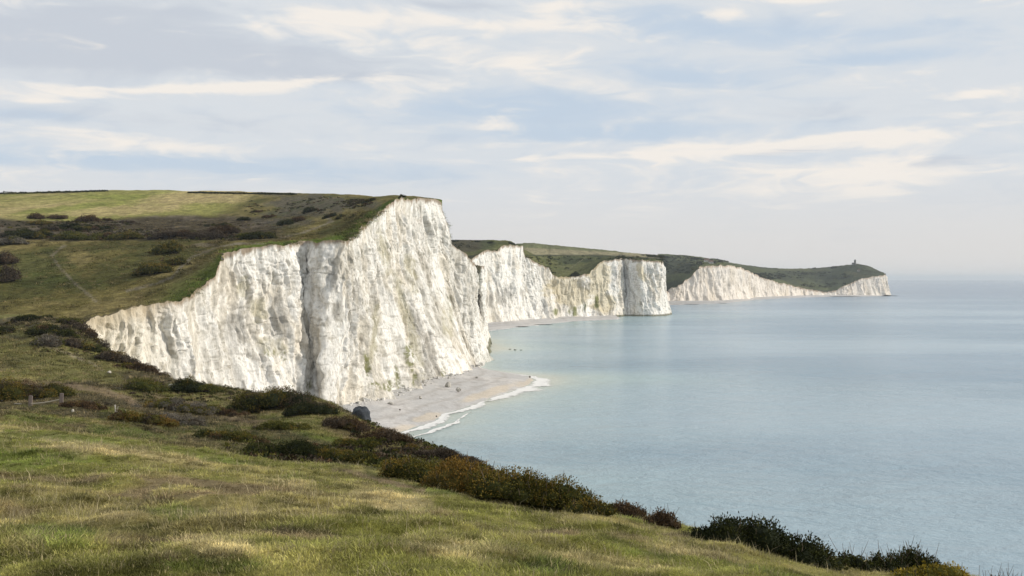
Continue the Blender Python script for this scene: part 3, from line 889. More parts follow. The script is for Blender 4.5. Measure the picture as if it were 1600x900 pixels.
def beach(name, shore_px, inner, nt, hgt, seed, tan_blobs, sc=1.0):
    n = 420
    sh = resample([sea_pt(*p) for p in shore_px], n)
    inn = resample(inner, n)
    t = np.linspace(0, 1, nt)
    P2 = sh[:, None] * (1 - t)[None, :, None] + inn[:, None] * t[None, :, None]
    z = -0.35 + (hgt + 0.35) * t[None] ** 0.75 + np.zeros((n, 1))
    z = z + 0.22 * sc * np.sin(t * 3.1)[None] * fbm(P2[..., 0] / (14 * sc), P2[..., 1] / (14 * sc), o=3, seed=seed) + 0.05 * fbm(P2[..., 0] / 2, P2[..., 1] / 2, o=2, seed=seed + 1)
    P = np.concatenate([P2, z[..., None]], -1)
    px, py = pix(P)
    n1 = fbm(P[..., 0] / (12 * sc), P[..., 1] / (20 * sc), o=4, seed=seed + 2)
    n2 = fbm(P[..., 0] / (2.5 * sc), P[..., 1] / (4 * sc), o=3, seed=seed + 3)
    c = np.zeros(px.shape + (3,)) + np.array((0.475, 0.462, 0.45))
    c = mixc(c, (0.58, 0.55, 0.52), 0.6 * sstep(0, 0.5, n1))
    c = mixc(c, (0.33, 0.305, 0.285), 0.5 * sstep(0.25, 0.7, n2 + 0.3 * n1))
    c = mixc(c, (0.60, 0.50, 0.37), 0.55 * blobs(px, py, tan_blobs))
    wet = sstep(0.07, 0.0, t)[None] + 0 * z
    c = mixc(c, (0.30, 0.26, 0.22), 0.6 * wet)
    ridge_l = np.exp(-((t[None] - 0.36 - 0.05 * n1) / 0.03) ** 2) + np.exp(-((t[None] - 0.62 - 0.05 * n1) / 0.025) ** 2)
    c = mixc(c, (0.33, 0.30, 0.27), 0.45 * ridge_l)
    me = mesh_from(name, P.reshape(-1, 3), grid_faces(n, nt)[:, ::-1], c.reshape(-1, 3), True, M_SHINGLE)
    obj(name, me, kind='structure')
    return sh


_ia = [n for n in A_NODES if 420 < n[3] < 760][:16]
innerA = [(-95, 262), (-80, 285)] + [((n[3] - CX) / F * n[4] - 2.5, n[4] + 4) for n in _ia]
shA = beach('shingle_beach', BEACH_A, innerA, 40, 3.0, 700, [(770, 612, 55, 7, -18), (830, 596, 14, 6, -30), (668, 652, 30, 6, -10), (625, 672, 30, 7, -10)])
innerB = [((n[3] - CX) / F * n[4] - 4, n[4] + 6) for n in B_NODES[:17]]
shB = beach('shingle_beach', BEACH_B, innerB, 14, 2.6, 710, [], 3.0)
innerC = [((n[3] - CX) / F * n[4] - 6, n[4] + 9) for n in C_NODES[:22]]
shC = beach('shingle_beach', BEACH_C, innerC, 10, 2.5, 720, [], 5.0)


def dist_to(X, Y, line):
    r = np.full(X.shape, 1e9)
    for (a, b) in zip(line[:-1:6], line[6::6]):
        dx, dy = b - a
        t = np.clip(((X - a[0]) * dx + (Y - a[1]) * dy) / (dx * dx + dy * dy + 1e-9), 0, 1)
        r = np.minimum(r, np.hypot(X - a[0] - t * dx, Y - a[1] - t * dy))
    return r


def build_sea():
    th = np.unique(np.concatenate([np.linspace(-math.pi, math.pi, 49)[:-1], np.arctan((np.arange(380, 1760, 7.0) - CX) / F)]))
    r = np.concatenate([np.exp(np.arange(math.log(40), math.log(3200), 0.02)), np.exp(np.arange(math.log(3300), math.log(46000), 0.2))])
    T, R = np.meshgrid(th, r, indexing='ij')
    X, Y = R * np.sin(T), R * np.cos(T)
    Z = np.zeros_like(X)
    cliffB = np.array([((n[3] - CX) / F * n[4], n[4]) for n in A_NODES[19:31]])
    dA = dist_to(X, Y, shA)
    dA = np.minimum(dA, dist_to(X, Y, np.repeat(cliffB, 6, 0)))
    dB = np.minimum(dist_to(X, Y, shB), dist_to(X, Y, np.repeat(np.array([((n[3] - CX) / F * n[4], n[4]) for n in B_NODES[15:23]]), 6, 0)))
    w = 26 * fbm(X / 60, Y / 60, o=3, seed=801)
    shallow = np.maximum(np.exp(-np.maximum(dA + w, 0) / 42), 0.75 * np.exp(-np.maximum(dB + w, 0) / 60))
    milk = np.exp(-np.maximum(dA + 0.4 * w, 0) / 11)
    P = np.stack([X, Y, Z], -1)
    m, k, o = new_mat('sea_water')
    geo = k.n('ShaderNodeNewGeometry')
    pos = geo.outputs['Position']
    sh = k.n('ShaderNodeAttribute', attribute_name='shallow').outputs[2]
    mk = k.n('ShaderNodeAttribute', attribute_name='milk').outputs[2]
    big = k.noise(k.n('ShaderNodeVectorMath', {0: pos, 1: (0.35, 1.0, 1.0)}, operation='MULTIPLY').outputs[0], 0.0045, 5, 0.5)
    deep = k.mix(k.ramp(big, 0.42, 0.58), (0.190, 0.290, 0.370), (0.31, 0.410, 0.475))
    offs = k.ramp(k.n('ShaderNodeVectorMath', {0: pos}, operation='LENGTH').outputs[1], 700.0, 3500.0)
    deep = k.mix(offs, deep, (0.125, 0.20, 0.285))  # far water darkened by colour, standing in for darker sky reflected by waves
    c = k.mix(sh, deep, (0.34, 0.465, 0.470))
    c = k.mix(mk, c, (0.50, 0.52, 0.44))
    p = k.n('ShaderNodeBsdfPrincipled', {'Base Color': c, 'Roughness': 0.20, 'IOR': 1.333, 'Specular IOR Level': 0.5})
    sp = k.n('ShaderNodeVectorMath', {0: pos, 1: (0.55, 1.0, 1.0)}, operation='MULTIPLY').outputs[0]
    nA = k.noise(sp, 0.22, 6, 0.62, 0.3)
    nB = k.noise(sp, 0.03, 3, 0.5)
    nC = k.noise(sp, 1.1, 4, 0.6)
    hgt = k.math('ADD', k.math('ADD', k.math('MULTIPLY', nA, 1.6), k.math('MULTIPLY', nB, 5.0)), k.math('MULTIPLY', nC, 0.5))
    calm = k.noise(k.n('ShaderNodeVectorMath', {0: pos, 1: (0.3, 1.0, 1.0)}, operation='MULTIPLY').outputs[0], 0.0075, 4, 0.5)
    st = k.n('ShaderNodeMapRange', {'Value': calm, 'From Min': 0.38, 'From Max': 0.62, 'To Min': 0.45, 'To Max': 1.0}).outputs[0]
    b = k.n('ShaderNodeBump', {'Height': hgt, 'Strength': st, 'Distance': 0.9})
    k.t.links.new(b.outputs[0], p.inputs['Normal'])
    k.t.links.new(p.outputs[0], o.inputs[0])
    nu, nv = X.shape
    V = P.reshape(-1, 3)
    faces = [grid_faces(nu, nv, closed=True)[:, ::-1]]
    # close the middle
    V = np.concatenate([V, [[0, 0, 0]]])
    ring = np.arange(nu) * nv
    faces.append(np.stack([np.full(nu, len(V) - 1), np.roll(ring, -1), ring], -1))
    at = {'shallow': np.append(shallow.ravel(), 0), 'milk': np.append(milk.ravel(), 0)}
    me = mesh_from('sea', V, faces, None, True, m, at)
    obj('sea', me, kind='structure')


build_sea()


def foam_material():
    m, k, o = new_mat('sea_foam')
    a = k.n('ShaderNodeAttribute', attribute_name='across').outputs[2]
    pos = k.n('ShaderNodeNewGeometry').outputs['Position']
    nz = k.noise(pos, 0.33, 6, 0.65, 0.6)
    n2 = k.noise(pos, 0.07, 3, 0.5)
    v = k.math('ADD', k.math('ADD', k.math('MULTIPLY', nz, 0.9), k.math('MULTIPLY', n2, 0.7)), k.math('MULTIPLY', a, -0.85))
    f = k.ramp(v, 0.16, 0.56)
    p = k.n('ShaderNodeBsdfPrincipled', {'Base Color': (0.78, 0.77, 0.75, 1), 'Roughness': 0.8, 'Specular IOR Level': 0.2})
    t = k.n('ShaderNodeBsdfTransparent')
    mx = k.n('ShaderNodeMixShader', {0: f, 1: t.outputs[0], 2: p.outputs[0]})
    k.t.links.new(mx.outputs[0], o.inputs[0])
    return m


M_FOAM = foam_material()


def foam(name, line, widths, z=0.06, offset=-1.2, seed=0):
    n = len(line)
    tg = np.gradient(line, axis=0)
    tg /= np.linalg.norm(tg, axis=1)[:, None] + 1e-9
    nr = np.stack([tg[:, 1], -tg[:, 0]], -1)
    wd = np.interp(np.linspace(0, 1, n), np.linspace(0, 1, len(widths)), widths) * (1 + 0.5 * fbm(np.arange(n) / 14.0, np.zeros(n), o=3, seed=seed))
    t = np.linspace(0, 1, 12)
    wig = 0.8 * fbm(np.arange(n) / 9.0, np.zeros(n), o=3, seed=seed + 4)
    P2 = line[:, None] + nr[:, None] * (offset + wig[:, None] + t[None] * wd[:, None])[..., None]
    # a low rolled lip near the outer third
    zz = z + 0.16 * np.exp(-((t - 0.55) / 0.12) ** 2)
    P = np.concatenate([P2, np.broadcast_to(zz[None, :, None], P2.shape[:2] + (1,))], -1)
    ends = np.minimum(np.arange(n), np.arange(n)[::-1]) / 10.0
    ac = np.abs(t[None] - 0.32) * 1.5 + np.clip(1 - ends, 0, 1)[:, None]
    me = mesh_from(name, P.reshape(-1, 3), grid_faces(n, 12)[:, ::-1], None, True, M_FOAM, {'across': ac.ravel()})
    obj(name, me, kind='stuff')


foam('surf_foam', shA, [3, 4, 4, 7, 4, 5, 4, 4, 5, 8, 14, 12, 4, 1.5, 1.5], seed=5)
foam('surf_foam', shA[90:205], [0.8, 1.4, 2, 2.6, 2.2, 1.2, 0.8], z=0.1, offset=5.0, seed=9)
foam('surf_foam', shB, [3, 2, 5, 3, 2, 5, 3, 6, 5], seed=6)

# ----------------------------------------------------------------------------
# finding the ground under a pixel
# ----------------------------------------------------------------------------
def hit_near(px, py, dmin=5.0, dmax=245.0):
    D = np.exp(np.linspace(math.log(dmin), math.log(dmax), 900))
    z = near_z((px - CX) / F * D, D)
    q = HY - (z - CH) / D * F
    i = np.argmax(q <= py)
    if q[i] > py:
        i = np.argmin(q)
    return np.array([(px - CX) / F * D[i], D[i], z[i]])


class Ground:
    """nearest-vertex lookup on a land grid, along one column of sight"""
    def __init__(self, *grids):
        self.P = np.concatenate([g.reshape(-1, 3) for g in grids])
        self.px, self.py = pix(self.P)

    def hit(self, px, py):
        tol = 2.5
        near = np.abs(self.px - px) < tol
        while near.sum() < 20:
            tol *= 1.6
            near = np.abs(self.px - px) < tol
        P, q = self.P[near], self.py[near]
        o = np.argsort(P[:, 1])
        P, q = P[o], q[o]
        ok = np.nonzero(q <= py)[0]
        i = ok[0] if len(ok) else np.argmin(q)
        r = P[i].copy()
        r[0] = (px - CX) / F * r[1]
        return r

    def z(self, x, y):
        x, y = np.atleast_1d(x), np.atleast_1d(y)
        sel = self.P[(np.abs(self.P[:, 0] - x.mean()) < np.ptp(x) + 14) & (np.abs(self.P[:, 1] - y.mean()) < np.ptp(y) + 25)]
        if len(sel) == 0:
            return np.zeros(len(x))
        if len(sel) > 1500:
            sel = sel[np.random.default_rng(0).choice(len(sel), 1500, replace=False)]
        i = np.argmin((sel[None, :, 0] - x[:, None]) ** 2 + (sel[None, :, 1] - y[:, None]) ** 2, 1)
        return sel[i, 2]


GA = Ground(PA, PAL)
GB = Ground(PB)
GC = Ground(PC)

# ----------------------------------------------------------------------------
# shrubs
# ----------------------------------------------------------------------------
def leaf_quads(rng, p, nrm, L, Wd, spread=0.7, up=0.35, narrow=True):
    n = len(p)
    ax = nrm + rng.normal(0, spread, (n, 3)) + np.array([0, 0, up])
    ax /= np.linalg.norm(ax, axis=1)[:, None] + 1e-9
    sd = np.cross(ax, rng.normal(0, 1, (n, 3)))
    sd /= np.linalg.norm(sd, axis=1)[:, None] + 1e-9
    L = L * rng.uniform(0.6, 1.35, (n, 1))
    Wd = Wd * rng.uniform(0.7, 1.3, (n, 1))
    a = p - 0.15 * L * ax
    b = p + 0.45 * L * ax + sd * Wd * 0.5
    c = p + L * ax
    d = p + 0.45 * L * ax - sd * Wd * 0.5
    V = np.stack([a, b, c, d], 1).reshape(-1, 3)
    f = np.arange(4 * n).reshape(n, 4)
    return V, f


PAL_B = {
    'dark':   [(0.013, 0.017, 0.006), (0.026, 0.031, 0.009), (0.060, 0.063, 0.015)],
    'gorse':  [(0.030, 0.033, 0.008), (0.095, 0.088, 0.018), (0.190, 0.125, 0.026)],
    'orange': [(0.075, 0.062, 0.016), (0.165, 0.105, 0.024), (0.235, 0.135, 0.030)],
    'brown':  [(0.034, 0.022, 0.012), (0.080, 0.050, 0.026), (0.145, 0.095, 0.050)],
    'heath':  [(0.034, 0.026, 0.018), (0.066, 0.050, 0.034), (0.120, 0.096, 0.070)],
    'grey':   [(0.080, 0.072, 0.056), (0.130, 0.115, 0.092), (0.190, 0.170, 0.140)],
    'yellow': [(0.110, 0.100, 0.020), (0.235, 0.175, 0.022), (0.32, 0.235, 0.03)],
    'bright': [(0.042, 0.048, 0.012), (0.080, 0.082, 0.018), (0.130, 0.118, 0.028)],
}


def make_shrub(name, base, w, h, dpt, style, seed, zf, leaf=0.10, n=2500, twigs=20, label=None, category='bush', group=None, twig_len=0.25, lobes=None, split=True, flat=0.55, mixed=0.0):
    """a mounded bush: leafy lobes over a few woody stems; follows the slope it stands on"""
    rng = np.random.default_rng(seed)
    nl = lobes or int(np.clip(w / max(h, 0.2) * 7, 9, 30))
    lx = ((np.arange(nl) + 0.5) / nl - 0.5) * 0.9 + rng.uniform(-0.06, 0.06, nl)
    ly = rng.uniform(-0.5, 0.5, nl) * 0.8
    prof = np.sqrt(np.clip(1 - (lx / 0.56) ** 2 * 0.92 - (ly / 0.62) ** 2 * 0.45, 0.06, 1))
    lr = prof * rng.uniform(0.5, 1.12, nl)
    cx, cy = lx * w, ly * dpt
    rz_ = 0.62 * lr * h
    rx_ = np.clip(0.8 * lr * h, w * 0.05, w * 0.22) * rng.uniform(0.8, 1.2, nl)
    ry_ = np.clip(0.8 * lr * h, dpt * 0.09, dpt * 0.35)
    cz = lr * h * 0.38
    top = (cz + rz_).max()
    cz, rz_ = cz * h / top, rz_ * h / top
    gz = zf(base[0] + cx, base[1] + cy) - base[2]
    gz = np.clip(gz, -0.6 * h - 0.25 * w, 0.6 * h + 0.25 * w)
    area = rx_ * rz_
    li = rng.choice(nl, n, p=area / area.sum())
    dv = rng.normal(0, 1, (n, 3))
    dv[:, 2] = np.abs(dv[:, 2]) * 1.1 - 0.35
    dv /= np.linalg.norm(dv, axis=1)[:, None]
    # uneven surface: clumps push out, hollows fall in
    clump = fbm(dv[:, 0] * 3.4 + li * 3.1, dv[:, 1] * 3.4, dv[:, 2] * 3.4, o=3, seed=seed % 1000)
    rr = 1.0 + 0.38 * clump + rng.uniform(-0.22, 0.10, n)
    P = np.stack([cx[li] + dv[:, 0] * rx_[li] * rr, cy[li] + dv[:, 1] * ry_[li] * rr, cz[li] + gz[li] + dv[:, 2] * rz_[li] * rr], -1)
    inside = np.zeros(n, bool)
    for j in range(nl):
        q = ((P[:, 0] - cx[j]) / rx_[j]) ** 2 + ((P[:, 1] - cy[j]) / ry_[j]) ** 2 + ((P[:, 2] - cz[j] - gz[j]) / rz_[j]) ** 2
        inside |= (q < 0.6) & (li != j)
    keep = ~inside
    P, dv, li, clump = P[keep], dv[keep], li[keep], clump[keep]
    nn = dv / np.stack([rx_[li], ry_[li], rz_[li]], -1)
    nn /= np.linalg.norm(nn, axis=1)[:, None]
    V, f = leaf_quads(rng, P, nn, leaf, leaf * flat)
    pal = np.array(PAL_B[style])
    patch = 0.5 + 0.5 * fbm(P[:, 0] / (0.3 * w + 0.2) + seed, P[:, 2] / (0.4 * h + 0.1), P[:, 1] / (0.3 * w + .2), o=3, seed=seed % 997)
    tcol = np.clip(patch * 1.0 + rng.normal(0, 0.22, len(P)) + 0.25 * clump, 0, 1) * 2
    i0_ = np.minimum(tcol.astype(int), 1)
    ft = (tcol - i0_)[:, None]
    cc = pal[i0_] * (1 - ft) + pal[i0_ + 1] * ft
    if mixed:
        other = rng.choice(['heath', 'gorse', 'bright', 'brown'], nl)
        use = rng.uniform(0, 1, nl) < mixed
        pb = np.stack([np.array(PAL_B[o_]) for o_ in other])[li]
        c2 = pb[np.arange(len(li)), i0_] * (1 - ft) + pb[np.arange(len(li)), i0_ + 1] * ft
        cc = np.where(use[li][:, None], c2, cc)
    col = np.repeat(cc, 4, 0)
    # dark core blob added inside each lobe to block light and view
    cv, cf, off = [], [], len(V)
    nu_, nv_ = 14, 7
    ug, vg = np.meshgrid(np.linspace(0, 2 * math.pi, nu_, endpoint=False), np.linspace(-0.45, math.pi / 2, nv_), indexing='ij')
    for j in range(nl):
        wob = 0.70 + 0.12 * fbm(np.cos(ug) * 2 + j * 5, np.sin(ug) * 2, vg * 2, o=2, seed=seed % 991)
        q = np.stack([cx[j] + np.cos(ug) * np.cos(vg) * rx_[j] * wob, cy[j] + np.sin(ug) * np.cos(vg) * ry_[j] * wob, cz[j] + gz[j] + np.sin(vg) * rz_[j] * wob], -1)
        cv.append(q.reshape(-1, 3))
        cf.append(grid_faces(nu_, nv_, closed=True) + off)
        off += nu_ * nv_
    V = np.concatenate([V] + cv)
    col = np.concatenate([col, np.repeat(pal[:1] * 1.0, off - len(col), 0)])
    me = mesh_from('foliage', V, [f] + cf, col, False, M_LEAF)
    if not split:
        return obj(name, me, None, base, label=label, category=category, group=group)
    root = bpy.data.objects.new(name, None)
    COL.objects.link(root)
    root.location = base
    for kk, vv_ in (('label', label), ('category', category), ('group', group)):
        if vv_:
            root[kk] = vv_
    fo = obj('foliage', me, root, kind='stuff')
    # stems that show between and above the leaves
    if twigs:
        j = rng.choice(len(P), min(twigs, len(P)), replace=False)
        j = j[np.argsort(-nn[j, 2])][:max(4, int(len(j) * 0.8))]
        tip = P[j] + (nn[j] * 0.5 + np.array([0, 0, 0.9]) + rng.normal(0, 0.3, (len(j), 3))) * twig_len * rng.uniform(0.4, 1.2, (len(j), 1))
        root_p = np.stack([cx[li[j]] * 0.9, cy[li[j]] * 0.9, gz[li[j]] + 0.02], -1)
        tv, tf = tubes(np.stack([root_p, P[j] * 0.8 + root_p * 0.2, P[j], tip], 1), np.array([0.03, 0.018, 0.012, 0.004]) * (0.5 + 0.35 * h))
        sc = np.repeat(rng.uniform(0.7, 1.3, (len(j), 1)), len(tv) // len(j), 0) * np.array([(0.11, 0.085, 0.06)])
        obj('stem', mesh_from('stem', tv, tf, sc, True, M_STEM), root, kind='stuff')
    return root


def tubes(paths, radii, sides=4):
    """paths (n, k, 3) -> one mesh of n tapering tubes"""
    n, k, _ = paths.shape
    tg = np.gradient(paths, axis=1)
    tg /= np.linalg.norm(tg, axis=2)[..., None] + 1e-9
    ref = np.where(np.abs(tg[..., 2:3]) > 0.9, np.array([1.0, 0, 0]), np.array([0, 0, 1.0]))
    s1 = np.cross(tg, ref)
    s1 /= np.linalg.norm(s1, axis=2)[..., None] + 1e-9
    s2 = np.cross(tg, s1)
    a = np.linspace(0, 2 * math.pi, sides, endpoint=False)
    r = np.broadcast_to(np.asarray(radii, float), (n, k))[..., None, None]
    V = paths[:, :, None] + r * (np.cos(a)[None, None, :, None] * s1[:, :, None] + np.sin(a)[None, None, :, None] * s2[:, :, None])
    base = (np.arange(n) * k * sides)[:, None, None]
    i = (np.arange(k - 1) * sides)[None, :, None]
    j = np.arange(sides)[None, None]
    j2 = (j + 1) % sides
    fq = np.stack([base + i + j, base + i + j2, base + i + sides + j2, base + i + sides + j], -1).reshape(-1, 4)
    return V.reshape(-1, 3), fq


_seed = [1000]


def bush(px, py, wpx, hpx, style, label, name='bush', ground='near', group=None, dens=1.0, leaf=None, depth=0.8, twigs=None, category='bush', split=True, twig_len=None, lobes=None, D=None):
    """a bush whose foot is seen at (px, py) and which is wpx by hpx photo pixels large"""
    _seed[0] += 1
    if ground == 'near':
        b = hit_near(px, py)
        zf = lambda x, y: near_z(x, y)
    else:
        g = {'A': GA, 'B': GB, 'C': GC}[ground]
        b = g.hit(px, py)
        zf = lambda x, y: g.z(x, y)
    if D:
        b = np.array([(px - CX) / F * D, D, float(np.atleast_1d(zf((px - CX) / F * D, D))[0])])
    m = b[1] / F
    w, h = wpx * m, hpx * m
    b = b.copy()
    b[1] += 0.25 * w * depth
    b[0] = (px - CX) / F * b[1]
    b[2] = float(np.atleast_1d(zf(b[0], b[1]))[0]) - 0.04 * h
    lf = leaf or max(0.055, 1.9 * m)
    n = int(np.clip(dens * 3.4 * w * (h + 0.3 * depth * w) * 2.2 / (lf * lf * 0.55), 300, 24000))
    return make_shrub(name, b, w, h, max(w * depth, h * 0.8), style, _seed[0], zf, lf, n,
                      twigs if twigs is not None else int(np.clip(wpx / 3, 6, 40)), label, category, group, twig_len or 0.22 * h, lobes, split, mixed=0.4 if ground == 'near' and b[1] > 62 else (0.2 if ground == 'A' else 0.0))


# on the brow of the near hill, beside the sea
bush(1195, 866, 240, 48.2, 'dark', 'large dark green rounded bush on the brow of the grassy hill, sea behind it', 'gorse_bush', depth=0.5, twig_len=0.12)
bush(981, 809, 60, 23.2, 'brown', 'rusty brown tufted shrub just left of a smaller brown one on the grassy brow', 'heather_shrub', category='shrub', twig_len=0.2)
bush(1036, 823, 46, 21.5, 'brown', 'small brown tufted shrub between the larger brown tuft and the big dark bush', 'heather_shrub', category='shrub', twig_len=0.2)
bush(1422, 897, 70, 39.6, 'dark', 'dark spiky bush with tall thin twigs above yellow gorse at the bottom of the hill', 'spiny_bush', twigs=40, twig_len=0.34)
bush(1335, 890, 44, 20.6, 'dark', 'low dark shrub at the foot of the big rounded bush on the brow', 'low_shrub', category='shrub', twig_len=0.3)
bush(1376, 895, 46, 25.8, 'dark', 'small dark shrub just left of the spiky bush with tall twigs', 'low_shrub', category='shrub', twig_len=0.3)
bush(1462, 908, 120, 24.1, 'yellow', 'low spreading gorse with yellow flowers at the bottom edge of the hill', 'flowering_gorse', depth=0.5)
bush(1570, 918, 70, 12, 'brown', 'thin wiry brown shrub at the lowest corner of the hill above the sea', 'wiry_shrub', dens=0.35, category='shrub', twigs=40, twig_len=0.25)
# the gorse bank
bush(662, 757, 120, 37.8, 'gorse', 'dark brown-green gorse mound at the uphill end of the gorse bank', 'gorse_bush', depth=0.6, group='gorse bank above the sea')
bush(735, 772, 140, 49.9, 'orange', 'broad gorse bush with a bright orange-brown top in the gorse bank', 'gorse_bush', depth=0.6, group='gorse bank above the sea')
bush(806, 786, 130, 51.6, 'gorse', 'tall green and orange gorse bush in the middle of the gorse bank', 'gorse_bush', depth=0.55, group='gorse bank above the sea')
bush(872, 797, 120, 43, 'gorse', 'olive gorse bush sloping down toward the lower end of the gorse bank', 'gorse_bush', depth=0.5, group='gorse bank above the sea')
bush(922, 803, 70, 24.1, 'gorse', 'lowest small gorse bush tapering off the end of the gorse bank', 'gorse_bush', depth=0.5, group='gorse bank above the sea')
bush(712, 724, 130, 15.8, 'heath', 'low purplish-brown heather behind the orange-topped gorse, against the sea', 'heather_shrub', category='shrub', depth=0.5)
bush(640, 712, 108, 14.4, 'heath', 'low brown heather on the hill edge just below the pebble beach', 'heather_shrub', category='shrub', depth=0.5)
# the hollow and the bay edge
bush(425, 640, 130, 30.2, 'dark', 'dark mounded bush on the hill edge against the foot of the white cliff', 'thorn_bush', depth=0.6)
bush(485, 648, 82, 18.7, 'dark', 'dark low bush on the hill edge between the mounded bush and the grey boulder', 'thorn_bush', depth=0.6)
bush(540, 672, 71, 20.2, 'brown', 'brown bush on the hill edge just before the grey boulder', 'thorn_bush', depth=0.6)
bush(598, 690, 86, 20.2, 'brown', 'reddish brown bush on the hill edge just past the grey boulder', 'thorn_bush', depth=0.6)
bush(462, 716, 162, 24.5, 'dark', 'long dark bush in the shaded hollow below the hill edge', 'thorn_bush', depth=0.5)
bush(372, 694, 130, 18.7, 'dark', 'dark green bush at the upper end of the shaded hollow', 'thorn_bush', depth=0.5)
bush(535, 722, 108, 17.3, 'gorse', 'mossy green bush at the lower end of the shaded hollow', 'thorn_bush', depth=0.5)
bush(560, 700, 97, 13, 'bright', 'bright green low bush on the slope below the grey boulder', 'thorn_bush', depth=0.6)
bush(440, 672, 97, 11.5, 'bright', 'bright green low bush on the slope under the dark mounded bush', 'thorn_bush', depth=0.6)
bush(350, 650, 86, 8.6, 'brown', 'flat brown scrub on the slope beside the dirt track', 'low_scrub', depth=0.6, category='scrub')
# left side, round the fence
bush(14, 628, 91, 33.1, 'gorse', 'dark gorse bush with yellow tips at the left edge behind the fence', 'gorse_bush')
bush(66, 622, 91, 23, 'gorse', 'dark gorse bush with yellow tips right behind the two fence posts', 'gorse_bush')
bush(222, 660, 97, 17.3, 'orange', 'dark orange-brown bush behind the pale leaning marker post', 'thorn_bush')
bush(275, 664, 97, 14.4, 'grey', 'greyish leafless bush downhill of the pale marker post', 'bare_bush', dens=0.5, twigs=46)
bush(280, 645, 130, 17.3, 'grey', 'wide grey leafless scrub beyond the dirt track', 'bare_bush', dens=0.5, twigs=46)
bush(130, 640, 65, 11.5, 'brown', 'low brown bush between the fence and the marker post', 'low_scrub', category='scrub')
bush(228, 612, 60, 18.7, 'bright', 'green bush on the hill edge in front of the cliff, beside a rounder darker one', 'thorn_bush')
bush(292, 616, 50, 21.6, 'dark', 'round dark green bush on the hill edge in front of the cliff base', 'thorn_bush')
bush(330, 614, 43, 10.1, 'bright', 'small green bush on the hill edge just right of the round dark one', 'thorn_bush')
bush(225, 583, 76, 14.4, 'brown', 'dark brown bush on the hill edge where the cliff foot first shows', 'thorn_bush')
bush(182, 565, 65, 15.8, 'heath', 'dark purplish bush on the hill edge below the chalk lip', 'thorn_bush')
bush(143, 550, 32, 10.1, 'dark', 'small dark bush beside a pale chalk stone on the slope', 'thorn_bush')
bush(113, 543, 39, 13, 'heath', 'small purplish round bush on the slope left of the pale chalk stones', 'thorn_bush')
bush(74, 541, 43, 17.3, 'grey', 'grey-brown round bush on the slope left of a small purplish one', 'thorn_bush')
bush(140, 530, 97, 14.4, 'heath', 'long brown bush along the hill edge in front of the bluish boulder', 'thorn_bush')
bush(82, 524, 76, 13, 'dark', 'dark bush at the top of the slope left of the chalk lip', 'thorn_bush')
bush(40, 503, 65, 8.6, 'dark', 'dark low scrub line where the two grass slopes meet', 'low_scrub', category='scrub')
bush(5, 523, 32, 10.1, 'dark', 'dark small bush at the far left edge of the slope', 'thorn_bush')
bush(200, 577, 39, 5.8, 'bright', 'tiny green bush in the grass near the pale path', 'thorn_bush')

